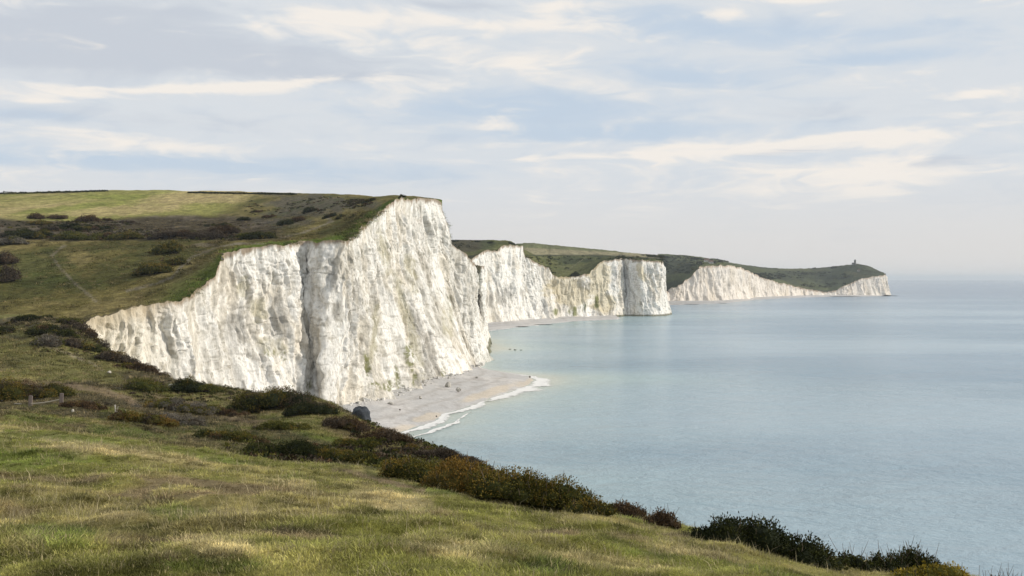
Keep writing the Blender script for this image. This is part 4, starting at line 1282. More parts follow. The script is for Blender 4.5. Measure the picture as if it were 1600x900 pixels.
# on the down above the first cliff
bush(238, 430, 56, 17, 'gorse', 'broad dark bush alone in the pasture near the cliff path, lower of two', 'gorse_bush', 'A', None, depth=0.7)
bush(262, 398, 44, 17, 'gorse', 'dark bush in the pasture near the cliff path, upper of two', 'gorse_bush', 'A', None, depth=0.7)
bush(272, 415, 30, 12, 'gorse', 'small dark bush between the two broad pasture bushes', 'gorse_bush', 'A', None, depth=0.7)
bush(6, 442, 44, 24, 'heath', 'reddish purple scrub clump at the left edge of the pasture', 'heather_shrub', 'A', None, depth=0.7, category='shrub')
bush(8, 415, 36, 18, 'heath', 'purple scrub clump at the left edge of the pasture, above the reddish one', 'heather_shrub', 'A', None, depth=0.7, category='shrub')
bush(20, 382, 40, 12, 'grey', 'grey-green bush at the left end just below the scrub belt', 'thorn_bush', 'A', None)
for (px, py, w, h, st, lab) in [
        (57, 343, 22, 9, 'brown', 'rounded brown bush standing up alone at the top of the scrub belt'),
        (90, 343, 30, 6, 'brown', 'flat brown bush topping the scrub belt, right of the lone rounded one'),
        (137, 347, 34, 11, 'brown', 'tallest dark brown bush of the top row of the scrub belt, with a sloping side'),
        (62, 352, 36, 7, 'gorse', 'yellow-green topped bush just below the lone rounded brown bush'),
        (168, 345, 16, 4, 'brown', 'tiny brown bush at the edge of the pasture, right of the tallest dark bush'),
        (200, 349, 24, 4, 'heath', 'thin line of brown bushes at the lower edge of the big pasture'),
        (40, 374, 80, 14, 'dark', 'long dark hedge-like bush at the lower left of the scrub belt'),
        (110, 375, 60, 12, 'bright', 'long green bush at the lower middle of the scrub belt'),
        (150, 376, 70, 9, 'bright', 'yellow-green bush tapering along the lower edge of the scrub belt'),
        (200, 374, 44, 12, 'gorse', 'dark bush with a green sunlit side at the lower edge of the scrub belt'),
        (120, 361, 110, 7, 'dark', 'long dark bush along the middle of the scrub belt'),
        (270, 372, 80, 12, 'heath', 'long brown bush at the lower right of the scrub belt'),
        (325, 374, 60, 12, 'heath', 'dark brown bush of the scrub belt nearest the chalk cliff corner'),
        (350, 367, 44, 14, 'brown', 'high dark bush beside a small green one at the right end of the scrub belt'),
        (382, 373, 26, 8, 'bright', 'small green bush at the right end of the scrub belt'),
        (405, 374, 56, 12, 'dark', 'dark bush closing the right end of the scrub belt'),
        (328, 354, 18, 4, 'dark', 'small dark bush at the pasture foot, left of a bigger triangular one'),
        (350, 355, 24, 7, 'dark', 'triangular dark bush at the lower right corner of the pasture'),
        (380, 345, 18, 6, 'dark', 'dark bush on the bank between the pasture and the heather knoll'),
        (446, 352, 26, 8, 'dark', 'round dark bush on the heather knoll, left of a brown one'),
        (464, 347, 22, 8, 'brown', 'brown bush on the heather knoll, right of the round dark one'),
        (485, 332, 22, 8, 'dark', 'dark upright bush below the grey heather slope'),
        (515, 340, 22, 5, 'dark', 'low dark bush beside the green strip near the cliff top, left one'),
        (532, 341, 14, 4, 'dark', 'low dark bush beside the green strip near the cliff top, middle one'),
        (550, 341, 18, 4, 'dark', 'low dark bush beside the green strip near the cliff top, right one'),
        (420, 341, 24, 3, 'brown', 'thin brown bush on the left flank of the heather knoll'),
        (400, 332, 22, 3, 'brown', 'thin brown bush on a terrace of the heather knoll'),
        (575, 315, 22, 4, 'dark', 'dark bush on the skyline end of the grey heather slope'),
        (628, 307, 12, 2.5, 'dark', 'dark bush on the skyline directly above the cliff corner')]:
    bush(px, py, w, h, st, lab, 'scrub_bush', 'A', 'bushes of the scrub on the down', depth=0.55, twigs=6, split=w >= 20, leaf=0.42)


def scrub_mass(name, g, regions, count, size, styles, seed, label=None):
    """low scrub too dense to count, as one mass of leafy clumps"""
    rng = np.random.default_rng(seed)
    Vs, Fs, Cs, off = [], [], [], 0
    P, px, py = g.P, g.px, g.py
    wts = np.zeros(len(P))
    for (cx, cy, rx, ry, wt) in regions:
        q = ((px - cx) / rx) ** 2 + ((py - cy) / ry) ** 2
        wts = np.maximum(wts, wt * (q < 1))
    D = P[:, 1]
    wts = wts * D
    if wts.sum() == 0:
        return
    ids = rng.choice(len(P), count, p=wts / wts.sum())
    c = P[ids] + rng.normal(0, 1, (count, 3)) * np.array([1, 1, 0]) * size * 0.8
    clus = fbm(c[:, 0] / 30, c[:, 1] / 50, o=2, seed=seed)
    c = c[clus > -0.15]
    ns = len(c)
    sz = size * rng.uniform(0.5, 1.5, ns)
    per = 26
    dv = rng.normal(0, 1, (ns, per, 3))
    dv[..., 2] = np.abs(dv[..., 2])
    dv /= np.linalg.norm(dv, axis=2)[..., None]
    pts = c[:, None] + dv * sz[:, None, None] * np.array([1.3, 1.3, 0.75]) * rng.uniform(0.55, 1.0, (ns, per, 1))
    V, f = leaf_quads(rng, pts.reshape(-1, 3), dv.reshape(-1, 3), size * 0.55, size * 0.5)
    pal = np.array([PAL_B[s][k] for s in styles for k in (0, 1)])
    cc = pal[rng.integers(0, len(pal), ns)]
    cc = np.repeat(cc, per, 0) * rng.uniform(0.7, 1.3, (ns * per, 1))
    me = mesh_from(name, V, f, np.repeat(cc, 4, 0), False, M_LEAF)
    obj(name, me, kind='stuff')


GN = Ground(NEAR_P[(NEAR_P[..., 1] > 42) & (NEAR_P[..., 1] < 235)])
scrub_mass('heath_scrub', GN, [(150, 535, 110, 26, 0.7), (230, 580, 90, 24, 0.8), (330, 612, 130, 26, 0.6), (450, 650, 130, 40, 0.9), (560, 690, 110, 34, 0.9), (300, 655, 160, 22, 0.5), (660, 720, 90, 26, 0.9),
                              (40, 610, 90, 14, 0.6), (180, 650, 140, 18, 0.4), (480, 705, 120, 24, 0.7), (760, 745, 80, 16, 0.8), (50, 510, 70, 12, 0.6), (640, 745, 70, 14, 0.5)],
           5200, 0.30, ['heath', 'dark', 'brown', 'gorse', 'bright', 'heath'], 15)
scrub_mass('low_scrub', GA, [(130, 360, 330, 14, 1.0), (330, 368, 110, 8, 1.2), (420, 360, 60, 10, 0.5), (470, 325, 70, 10, 0.35), (395, 325, 12, 12, 0.5), (8, 425, 24, 26, 0.5), (255, 412, 40, 22, 0.12), (520, 318, 60, 10, 0.3)],
           2600, 0.75, ['heath', 'dark', 'brown', 'gorse'], 5)
scrub_mass('low_scrub', GB, [(850, 412, 38, 8, 1.0), (880, 404, 60, 4, 0.8), (730, 386, 40, 8, 0.6), (960, 402, 60, 3, 0.6), (870, 422, 20, 6, 0.6), (1000, 403, 60, 4, 0.8)], 1500, 1.6, ['dark', 'dark', 'gorse'], 6)
scrub_mass('low_scrub', GC, [(1062, 414, 36, 14, 1.0), (1285, 432, 44, 6, 0.9), (1235, 429, 40, 5, 0.9), (1110, 408, 30, 3, 0.6), (1200, 432, 30, 5, 0.7), (1290, 446, 40, 4, 0.5)], 1700, 2.6, ['dark', 'dark', 'dark', 'gorse'], 7)

for (px, py, w, h, lab) in [(711, 377.5, 11, 2.4, 'dark bush on the second headland skyline, next to the tall cliff edge'),
                            (746, 378.5, 8, 2.2, 'dark bush on the second headland skyline, between two others'),
                            (766, 379.8, 9, 2.6, 'dark round bush on the second headland skyline, middle of the dip'),
                            (800, 381.5, 12, 2.2, 'dark bush on the second headland skyline at the top of the high white corner')]:
    bush(px, py, w, h, 'dark', lab, 'scrub_bush', 'B', 'bushes on the second headland skyline', twigs=0, split=False, leaf=0.8)
bush(898, 488, 12, 8.6, 'dark', 'dark green bush growing at the foot of the second cliffs above the beach', 'cliff_foot_bush', 'B', twigs=0, split=False, leaf=0.7, D=1042)
for (px, py, w, h, lab) in [(1302, 418.5, 8, 2.2, 'small dark tree clump on the far skyline, left of the lighthouse'),
                            (1272, 420, 6, 1.6, 'tiny dark bush on the far skyline, well left of the lighthouse'),
                            (1090, 405.5, 22, 3.0, 'dark wood on the skyline above the third cliffs'),
                            (1112, 409, 14, 2.4, 'dark copse on the skyline beside the white cottages'),
                            (1040, 402, 14, 2.2, 'dark copse on the skyline behind the square white headland')]:
    bush(px, py, w, h, 'dark', lab, 'tree_clump', 'C', None, twigs=0, split=False, leaf=1.5, category='trees')

# hedges along the pasture skyline
def hedge(x0, x1, g, label, hgt, seed, py0, py1):
    rng = np.random.default_rng(seed)
    n = 90
    px = np.linspace(x0, x1, n)
    pts = np.array([g.hit(p, q) for p, q in zip(px, np.linspace(py0, py1, n))])
    ctr = pts[n // 2].copy()
    rep = 22
    dv = rng.normal(0, 1, (n, rep, 3))
    dv[..., 2] = np.abs(dv[..., 2])
    dv /= np.linalg.norm(dv, axis=2)[..., None]
    hh = hgt * (0.75 + 0.5 * fbm(px / 9.0, px * 0, o=3, seed=seed))
    q = pts[:, None] - ctr + dv * np.stack([hh * 2.2, hh, hh], -1)[:, None] * 0.8
    V, f = leaf_quads(rng, q.reshape(-1, 3), dv.reshape(-1, 3), 1.0, 0.9)
    pal = np.array(PAL_B['dark'] + PAL_B['gorse'][:1])
    cc = pal[rng.integers(0, 4, len(V) // 4)]
    me = mesh_from('hedge', V, f, np.repeat(cc, 4, 0), False, M_LEAF)
    obj('hedge', me, None, ctr, label=label, category='hedge')


hedge(-60, 165, GA, 'dark hedge along the left part of the pasture skyline', 1.2, 11, 305.5, 299.5)
hedge(296, 460, GA, 'dark hedge along the right part of the pasture skyline', 0.9, 12, 302.0, 304.5)

# ----------------------------------------------------------------------------
# rocks, posts, fence
# ----------------------------------------------------------------------------
def make_rock(name, base, size, seed, col, label, group=None, category='rock', parts=1, mat=None, cuts=(13, 0.45, 0.85)):
    rng = np.random.default_rng(seed)
    nu, nv = 36, 20
    a, b = np.meshgrid(np.linspace(0, 2 * math.pi, nu, endpoint=False), np.linspace(-math.pi / 2, math.pi / 2, nv), indexing='ij')
    dvec = np.stack([np.cos(a) * np.cos(b), np.sin(a) * np.cos(b), np.sin(b)], -1)
    r = np.ones(a.shape)
    # planes cut the block into facets
    for i in range(cuts[0]):
        nrm = rng.normal(0, 1, 3)
        nrm /= np.linalg.norm(nrm)
        dd = rng.uniform(cuts[1], cuts[2])
        dot = dvec @ nrm
        r = np.where(dot > 0.05, np.minimum(r, dd / np.maximum(dot, 0.05)), r)
    r = r * (1 + 0.17 * fbm(dvec[..., 0] * 3 + seed, dvec[..., 1] * 3, dvec[..., 2] * 3, o=4, seed=seed % 900))
    P = dvec * r[..., None] * np.asarray(size) * 0.5
    P[..., 2] += size[2] * 0.22
    n1 = fbm(P[..., 0] * 2 / size[0], P[..., 1] * 2 / size[0], P[..., 2] * 4 / size[2], o=4, seed=seed % 900 + 3)
    c = np.zeros(a.shape + (3,)) + np.array(col)
    c = mixc(c, np.array(col) * 0.45, 0.7 * sstep(0.0, 0.5, n1))
    c = mixc(c, np.array(col) * 1.7, 0.5 * sstep(0.15, 0.6, -n1))
    me = mesh_from(name, P.reshape(-1, 3), grid_faces(nu, nv, closed=True), c.reshape(-1, 3), True, mat or M_ROCK)
    return obj(name, me, None, base, label=label, category=category, group=group)


def rock_at(px, py, wpx, hpx, col, label, seed, ground='near', group=None, deep=0.8, name='boulder', D=None, category='rock'):
    if ground == 'near':
        b = hit_near(px, py)
    elif ground == 'sea':
        x, y = sea_pt(px, py)
        b = np.array([x, y, 0.0])
    else:
        x, y = sea_pt(px, py)
        zb = 2.0
        b = np.array([x, y, zb])
        D = F * (CH - zb) / (py - HY)
    if D:
        b = np.array([(px - CX) / F * D, D, b[2]])
        if ground == 'near':
            b[2] = float(near_z(b[0], D)) - 0.15
    m = b[1] / F
    return make_rock(name, b, (wpx * m, wpx * m * deep, hpx * m * 1.25), seed, col, label, group, category, cuts=(14, 0.70, 0.97) if name == 'boulder' else (13, 0.45, 0.85))


rock_at(563, 664, 36, 29, (0.050, 0.057, 0.066), 'blue-grey boulder perched on the hill edge above the pebble beach', 99, D=111)
rock_at(545, 657, 14, 7, (0.20, 0.17, 0.13), 'low brown stone at the foot of the blue-grey boulder', 42, D=110)
rock_at(170, 524, 22, 15, (0.075, 0.095, 0.12), 'dark bluish boulder in front of the low landward end of the cliff', 43, D=226)
for (px, py, w, h, lab, sd) in [(148, 547, 7, 6, 'pale chalk stone beside the small dark bush, uphill of the path', 51),
                                (124, 541, 6, 6, 'pale chalk stone right of the purplish round bush', 52),
                                (79, 521, 4, 8, 'thin pale upright stone among the dark bushes at the top of the slope', 53),
                                (171, 584, 8, 5, 'pale stone low in the grass patch', 54),
                                (270, 606, 17, 8, 'flat tan stone between the green bushes on the hill edge', 55),
                                (114, 645, 7, 6, 'pale stone in the grass between fence and marker post', 56),
                                (3, 627, 4, 4, 'small white stone at the left end of the fence', 57)]:
    rock_at(px, py, w, h, (0.42, 0.39, 0.33), lab, sd, name='chalk_stone', category='stone')
for (px, py, w, h, lab, sd) in [(716, 610, 9, 6, 'fallen chalk block at the foot of the cliff beside the wave-cut hollow', 61),
                                (610, 632, 10, 6, 'fallen chalk block at the cliff foot at the near end of the beach', 62),
                                (625, 641, 4, 3, 'small dark rock on the open shingle below the cliff', 63),
                                (682, 651, 4, 3, 'small dark rock near the waterline at the near end of the beach', 64),
                                (700, 604, 12, 9, 'pale rounded chalk block under the cliff, left of the hollow', 65),
                                (745, 591, 6, 3, 'pale stone on the upper beach near the end of the cliff', 66),
                                (828, 590, 5, 3, 'dark rock at the tip of the beach', 67),
                                (657, 622, 7, 4, 'chalk lump at the foot of the white cliff in mid beach', 68)]:
    rock_at(px, py, w, h, (0.16, 0.14, 0.12) if 'dark' in lab else (0.42, 0.40, 0.36), lab, sd, 'beach', 'rocks on the shingle beach', name='beach_rock')
for (px, py, w, h, lab, sd) in [(752, 549, 18, 7, 'weed-green rock at the foot of the thin cliff end, standing in the sea', 71),
                                (763, 547.5, 8, 4, 'small weed-covered rock just off the thin cliff end', 72),
                                (797, 546, 5, 1.3, 'thin dark rock awash off the first cliff, leftmost of the line', 73),
                                (805, 547, 6, 1.3, 'thin dark rock awash off the first cliff, in the middle of the line', 74),
                                (814, 547.2, 5, 1.0, 'thin dark rock awash off the first cliff, end of the line', 75)]:
    rock_at(px, py, w, h, (0.075, 0.08, 0.04), lab, sd, 'sea', 'rocks awash off the first cliff', name='sea_rock')
for (px, py, w, h, lab, sd) in [(848, 507.6, 40, 1.3, 'long dark rock ledge along the waterline of the second beach', 81),
                                (815, 510.8, 30, 1.2, 'dark rock ledge at the waterline nearest the first cliff end', 82),
                                (958, 498.2, 16, 1.0, 'dark rock ledge where the second beach ends', 83),
                                (1126, 474.0, 26, 0.9, 'dark rock ledge at the tip of the third beach', 84),
                                (1080, 475.6, 40, 0.6, 'long dark rock ledge along the third beach', 85),
                                (1384, 462.6, 18, 2.2, 'dark rock ledge at the foot of the last headland', 86),
                                (1397, 462.4, 14, 0.9, 'thin flat reef running out to sea from the last headland', 87),
                                (1320, 463.6, 60, 1.0, 'low dark reef below the lighthouse cliffs', 88)]:
    rock_at(px, py, w, h, (0.10, 0.092, 0.075), lab, sd, 'sea', 'dark rock ledges along the far shores', deep=0.22, name='rock_ledge')


def rubble():
    rng = np.random.default_rng(5)
    line = resample(innerA, 400)
    n = 620
    i = rng.integers(90, 395, n)
    p = line[i] + np.stack([np.abs(rng.normal(0, 2.4, n)) + 1.4, -np.abs(rng.normal(0, 2.4, n)) - 0.6], -1)
    sz = np.exp(rng.normal(-0.75, 0.5, n))
    base = np.array([(x, y, z) for x in (-1, 1) for y in (-1, 1) for z in (-1, 1)], float) * 0.5
    V = base[None] * sz[:, None, None] * rng.uniform(0.6, 1.2, (n, 1, 3)) + rng.normal(0, 0.13, (n, 8, 3)) * sz[:, None, None]
    a_ = rng.uniform(0, 6.28, n)
    ca, sa = np.cos(a_)[:, None], np.sin(a_)[:, None]
    V = np.stack([V[..., 0] * ca - V[..., 1] * sa, V[..., 0] * sa + V[..., 1] * ca, V[..., 2]], -1)
    V = V + np.concatenate([p, (2.35 + 0.2 * sz + rng.uniform(-.2, .2, n))[:, None]], 1)[:, None]
    fq = np.array([[0, 1, 3, 2], [4, 6, 7, 5], [0, 4, 5, 1], [2, 3, 7, 6], [0, 2, 6, 4], [1, 5, 7, 3]])
    f = (np.arange(n) * 8)[:, None, None] + fq[None]
    c = np.array([(0.66, 0.64, 0.60)]) * rng.uniform(0.55, 1.1, (n, 1))
    obj('chalk_rubble', mesh_from('chalk_rubble', V.reshape(-1, 3), f.reshape(-1, 4), np.repeat(c, 8, 0), False, M_ROCK), kind='stuff')


rubble()


def box_mesh(name, size, mat, col, bevel=0.1, top_jit=0.0, seed=0):
    """a slightly irregular, bevelled timber or masonry block standing on z=0"""
    import bmesh
    bm = bmesh.new()
    bmesh.ops.create_cube(bm, size=1.0)
    bmesh.ops.scale(bm, vec=size, verts=bm.verts)
    bmesh.ops.translate(bm, vec=(0, 0, size[2] / 2), verts=bm.verts)
    rng = np.random.default_rng(seed)
    for v_ in bm.verts:
        v_.co.x += rng.uniform(-1, 1) * top_jit
        v_.co.y += rng.uniform(-1, 1) * top_jit
        if v_.co.z > 0:
            v_.co.z += rng.uniform(-1, 1) * top_jit
    if bevel:
        bmesh.ops.bevel(bm, geom=list(bm.edges), offset=min(size) * bevel, segments=2, affect='EDGES')
    me = bpy.data.meshes.new(name)
    bm.to_mesh(me)
    bm.free()
    at = me.color_attributes.new('Col', 'FLOAT_COLOR', 'POINT')
    at.data.foreach_set('color', np.tile(np.array([*col, 1], np.float32), len(me.vertices)))
    me.materials.append(mat)
    return me


def empty(name, loc, label, category, group=None):
    o = bpy.data.objects.new(name, None)
    COL.objects.link(o)
    o.location = loc
    o['label'] = label
    o['category'] = category
    if group:
        o['group'] = group
    return o


# wooden barrier: two square posts, a sagging rail between them and one running off to the left
p1, p2 = hit_near(47, 637), hit_near(95, 643)
p2 = np.array([(95 - CX) / F * p1[1] * 0.97, p1[1] * 0.97, 0])
p2[2] = float(near_z(p2[0], p2[1]))
mpx = p1[1] / F
fence = empty('wooden_fence', p1, 'low wooden fence with a sagging rail in front of the dark gorse', 'fence')
for q, hh in ((p1, 15.5), (p2, 21)):
    po = obj('post', box_mesh('post', (5.2 * mpx, 5.0 * mpx, hh * mpx + 0.35), M_WOOD, (0.17, 0.14, 0.125), 0.12, 0.012, 3), fence, q - p1 + np.array([0, 0, -0.3]))
    po.rotation_euler = (0.03, 0.05, 0.25)
def rail(a, b, sag, rad, name, parent, origin, col):
    t = np.linspace(0, 1, 14)[:, None]
    path = a * (1 - t) + b * t - np.array([0, 0, 1.0]) * sag * np.sin(t * math.pi)
    tv, tf = tubes(path[None] - origin, np.full(14, rad), 8)
    obj(name, mesh_from(name, tv, tf, np.tile(np.array(col), (len(tv), 1)), True, M_WOOD), parent)
up = np.array([0, 0, 1.0])
rail(p1 + up * 3.4 * mpx, p2 + up * 12.5 * mpx, 1.3 * mpx, 0.95 * mpx, 'rail', fence, p1, (0.50, 0.43, 0.33))
pl = np.array([(14 - CX) / F * p1[1], p1[1] + 1.0, 0]); pl[2] = float(near_z(pl[0], pl[1])) + 0.12
pr = np.array([(33 - CX) / F * p1[1], p1[1], 0]); pr[2] = float(near_z(pr[0], pr[1])) + 0.16
log = empty('fallen_rail', pl, 'pale fallen rail lying in the grass left of the fence posts', 'rail')
rail(pl, pr, 0.0, 0.8 * mpx, 'timber', log, pl, (0.40, 0.36, 0.28))
obj('timber_end', box_mesh('timber_end', (0.09, 0.07, 0.05), M_WOOD, (0.33, 0.28, 0.21), 0.2), log, pr - pl + np.array([0.04, 0, -0.02]))

m1 = hit_near(181, 651)
mp = m1[1] / F
mk = empty('marker_post', m1, 'pale leaning marker post with a short side batten in the rough grass', 'post')
o = obj('shaft', box_mesh('shaft', (1.9 * mp, 1.7 * mp, 20 * mp), M_WOOD, (0.55, 0.51, 0.45), 0.15, 0.004, 5), mk, (0, 0, -0.1))
o.rotation_euler = (0, -0.05, 0.3)
o = obj('batten', box_mesh('batten', (0.9 * mp, 0.7 * mp, 8 * mp), M_WOOD, (0.48, 0.43, 0.36), 0.15, 0.003, 6), mk, (2.0 * mp, -0.5 * mp, 8 * mp))
o.rotation_euler = (0, 0.22, 0)
o = obj('foot_block', box_mesh('foot_block', (2.4 * mp, 2 * mp, 4.5 * mp), M_WOOD, (0.40, 0.35, 0.28), 0.15, 0.004, 7), mk, (1.7 * mp, -0.4 * mp, 5 * mp - 0.1))
m2 = hit_near(199, 653)
sk = empty('broken_stake', m2, 'short pale broken stake in the grass right of the marker post', 'stake')
o = obj('shaft', box_mesh('shaft', (1.5 * mp, 1.2 * mp, 10 * mp), M_WOOD, (0.46, 0.42, 0.36), 0.15, 0.004, 8), sk, (0, 0, -0.05))
o.rotation_euler = (0, 0.12, 0.5)
o = obj('splinter', box_mesh('splinter', (0.8 * mp, 0.7 * mp, 5 * mp), M_WOOD, (0.50, 0.46, 0.40), 0.15, 0.004, 9), sk, (-0.9 * mp, 0, 8 * mp))
o.rotation_euler = (0, -0.5, 0.2)
m3 = hit_near(395, 707)
st = empty('thin_stake', m3, 'thin pale stake standing at the dark hollow on the slope', 'stake')
o = obj('shaft', box_mesh('shaft', (0.035, 0.03, 8 * m3[1] / F), M_WOOD, (0.42, 0.38, 0.32), 0.15, 0.002, 8), st, (0, 0, -0.05))
o.rotation_euler = (0, 0.06, 0)

# ----------------------------------------------------------------------------
# lighthouse and cottages
# ----------------------------------------------------------------------------
def lathe(name, prof, mat, col, sides=24):
    r = np.array([p[0] for p in prof]); z = np.array([p[1] for p in prof])
    a = np.linspace(0, 2 * math.pi, sides, endpoint=False)
    V = np.stack([np.cos(a)[:, None] * r, np.sin(a)[:, None] * r, np.zeros((sides, 1)) + z], -1)
    return mesh_from(name, V.reshape(-1, 3), grid_faces(sides, len(prof), closed=True), np.tile(np.array(col), (sides * len(prof), 1)), False, mat)


M_GLASS, kg, og = new_mat('window_glass')
pg = kg.n('ShaderNodeBsdfPrincipled', {'Base Color': (0.03, 0.04, 0.05, 1), 'Roughness': 0.1})
M_GLASS.node_tree.links.new(pg.outputs[0], og.inputs[0])


def at_px(g, px, py):
    p = g.hit(px, py)
    return p


lp = at_px(GC, 1336, 413.6)
u_ = lp[1] / F
lh = empty('lighthouse', lp + np.array([0, 0, -1.0]), 'small dark lighthouse tower with a house beside it on top of the last headland', 'lighthouse')
STONE = (0.20, 0.19, 0.175)
obj('tower', lathe('tower', [(3.3, 0), (3.2, 1), (2.9, 6), (2.75, 10), (3.2, 10.4), (3.2, 10.8), (0.01, 10.8)], M_WALL, STONE), lh)
obj('lantern_room', lathe('lantern_room', [(2.1, 10.8), (2.1, 13.2), (0.01, 13.2)], M_GLASS, (0.04, 0.05, 0.06), 12), lh)
obj('roof', lathe('roof', [(2.6, 13.2), (2.5, 13.5), (1.2, 14.4), (0.2, 14.8), (0.15, 15.6), (0.01, 15.6)], M_WALL, (0.12, 0.12, 0.12), 12), lh)
rl = obj('gallery_railing', lathe('gallery_railing', [(3.15, 10.8), (3.15, 11.8), (3.05, 11.8), (3.05, 10.8)], M_WALL, (0.14, 0.14, 0.14)), lh)
hs = obj('house', box_mesh('house', (6.5, 7, 6.2), M_WALL, STONE, 0.02), lh, (-4.4, 0, 0))
for i, (x, z) in enumerate([(-1.8, 1.2), (1.0, 1.2), (-1.8, 3.9), (1.0, 3.9)]):
    wdw = obj('window', box_mesh('window', (0.9, 0.16, 1.3), M_GLASS, (0.05, 0.05, 0.05), 0.05), hs, (x, -3.53, z))
obj('door', box_mesh('door', (1.0, 0.2, 2.1), M_WOOD, (0.06, 0.07, 0.08), 0.05), lh, (0.2, -3.25, 0.9))


def cottage(px, py, w, d_, h, label, wallc=(0.62, 0.60, 0.55), roofc=(0.16, 0.11, 0.09)):
    p = at_px(GC, px, py)
    r = empty('cottage', p, label, 'house')
    obj('wall', box_mesh('wall', (w, d_, h), M_WALL, wallc, 0.01), r, (0, 0, -0.5))
    hw, hd = w / 2 + 0.3, d_ / 2 + 0.3
    z0, z1 = h - 0.5, h + d_ * 0.4
    V = np.array([(-hw, -hd, z0), (hw, -hd, z0), (hw, hd, z0), (-hw, hd, z0), (-hw, 0, z1), (hw, 0, z1)])
    rf = obj('roof', mesh_from('roof', V, [np.array([[0, 1, 5, 4], [2, 3, 4, 5], [0, 3, 2, 1]]), np.array([[0, 4, 3], [1, 2, 5]])], np.tile(np.array(roofc), (6, 1)), False, M_WALL), r)
    obj('chimney', box_mesh('chimney', (0.9, 0.9, 2.0), M_WALL, (0.22, 0.13, 0.10), 0.05), rf, (w * 0.3, 0, z1 - 1.0))
    for x in (-w * 0.28, w * 0.28):
        obj('window', box_mesh('window', (1.1, 0.15, 1.2), M_GLASS, (0.05, 0.05, 0.05), 0.05), r, (x, -d_ / 2 - 0.03, h * 0.35))
    obj('door', box_mesh('door', (1.0, 0.18, 2.0), M_WOOD, (0.10, 0.09, 0.08), 0.05), r, (0, -d_ / 2 - 0.04, 0))


cottage(1104, 409.2, 9, 7, 3.6, 'white cottage in the dark skyline copse above the third cliffs, left of its twin')
cottage(1111, 411.4, 8, 6, 3.2, 'lower white cottage in the skyline copse, right of its twin')
cottage(1341.5, 424, 5, 4.5, 2.8, 'tiny pale hut on the slope below the lighthouse')

# ----------------------------------------------------------------------------
# grass
# ----------------------------------------------------------------------------
def grass_material():
    m, k, o = new_mat('grass_blade')
    c = k.n('ShaderNodeAttribute', attribute_name='tint', attribute_type='INSTANCER').outputs[0]
    v = k.n('ShaderNodeAttribute', attribute_name='Col').outputs[0]
    c = k.mix(1.0, c, v, 'MULTIPLY')
    p = k.n('ShaderNodeBsdfPrincipled', {'Base Color': c, 'Roughness': 0.7, 'Specular IOR Level': 0.2})
    tr = k.n('ShaderNodeBsdfTranslucent', {'Color': c})
    mx = k.n('ShaderNodeMixShader', {0: 0.25, 1: p.outputs[0], 2: tr.outputs[0]})
    k.t.links.new(mx.outputs[0], o.inputs[0])
    return m


M_GRASS = grass_material()
TUFTS = bpy.data.collections.new('grass_tufts')     # sources for the scatter, not in the scene themselves


def tuft(i, nb, hgt, spread, bend, wid, seed):
    rng = np.random.default_rng(seed)
    a = rng.uniform(0, 2 * math.pi, nb)
    r = spread * np.sqrt(rng.uniform(0, 1, nb))
    p0 = np.stack([np.cos(a) * r, np.sin(a) * r, np.full(nb, -0.02)], -1)
    out_ = np.stack([np.cos(a + rng.normal(0, 0.9, nb)), np.sin(a + rng.normal(0, 0.9, nb)), np.zeros(nb)], -1)
    h = hgt * rng.uniform(0.45, 1.15, nb)[:, None]
    bd = bend * rng.uniform(0.3, 1.2, nb)[:, None]
    up = np.array([0, 0, 1.0])
    p1 = p0 + up * h * 0.55 + out_ * h * bd * 0.3
    p2 = p0 + up * h * (1 - 0.25 * bd) + out_ * h * bd
    sd = np.cross(out_, up) * wid * rng.uniform(0.7, 1.3, nb)[:, None]
    V = np.stack([p0 - sd, p0 + sd, p1 + sd * 0.8, p1 - sd * 0.8, p2], 1).reshape(-1, 3)
    b = np.arange(nb)[:, None] * 5
    q = b + np.array([[0, 1, 2, 3]])
    t = b + np.array([[3, 2, 4]])
    c = np.repeat(rng.uniform(0.65, 1.35, (nb, 1)) * np.ones((nb, 3)), 5, 0)
    me = mesh_from('tuft%02d' % i, V, [q, t], c, True, M_GRASS)
    o = bpy.data.objects.new('tuft%02d' % i, me)
    TUFTS.objects.link(o)


for i in range(5):
    tuft(i, 30, 0.052, 0.14, 1.0, 0.0038, 900 + i)        # short sward
for i in range(5, 8):
    tuft(i, 22, 0.085, 0.11, 1.0, 0.0035, 900 + i)         # longer tussock
for i in range(8, 10):
    tuft(i, 5, 0.24, 0.11, 0.6, 0.0026, 900 + i)         # dry flowering stalks


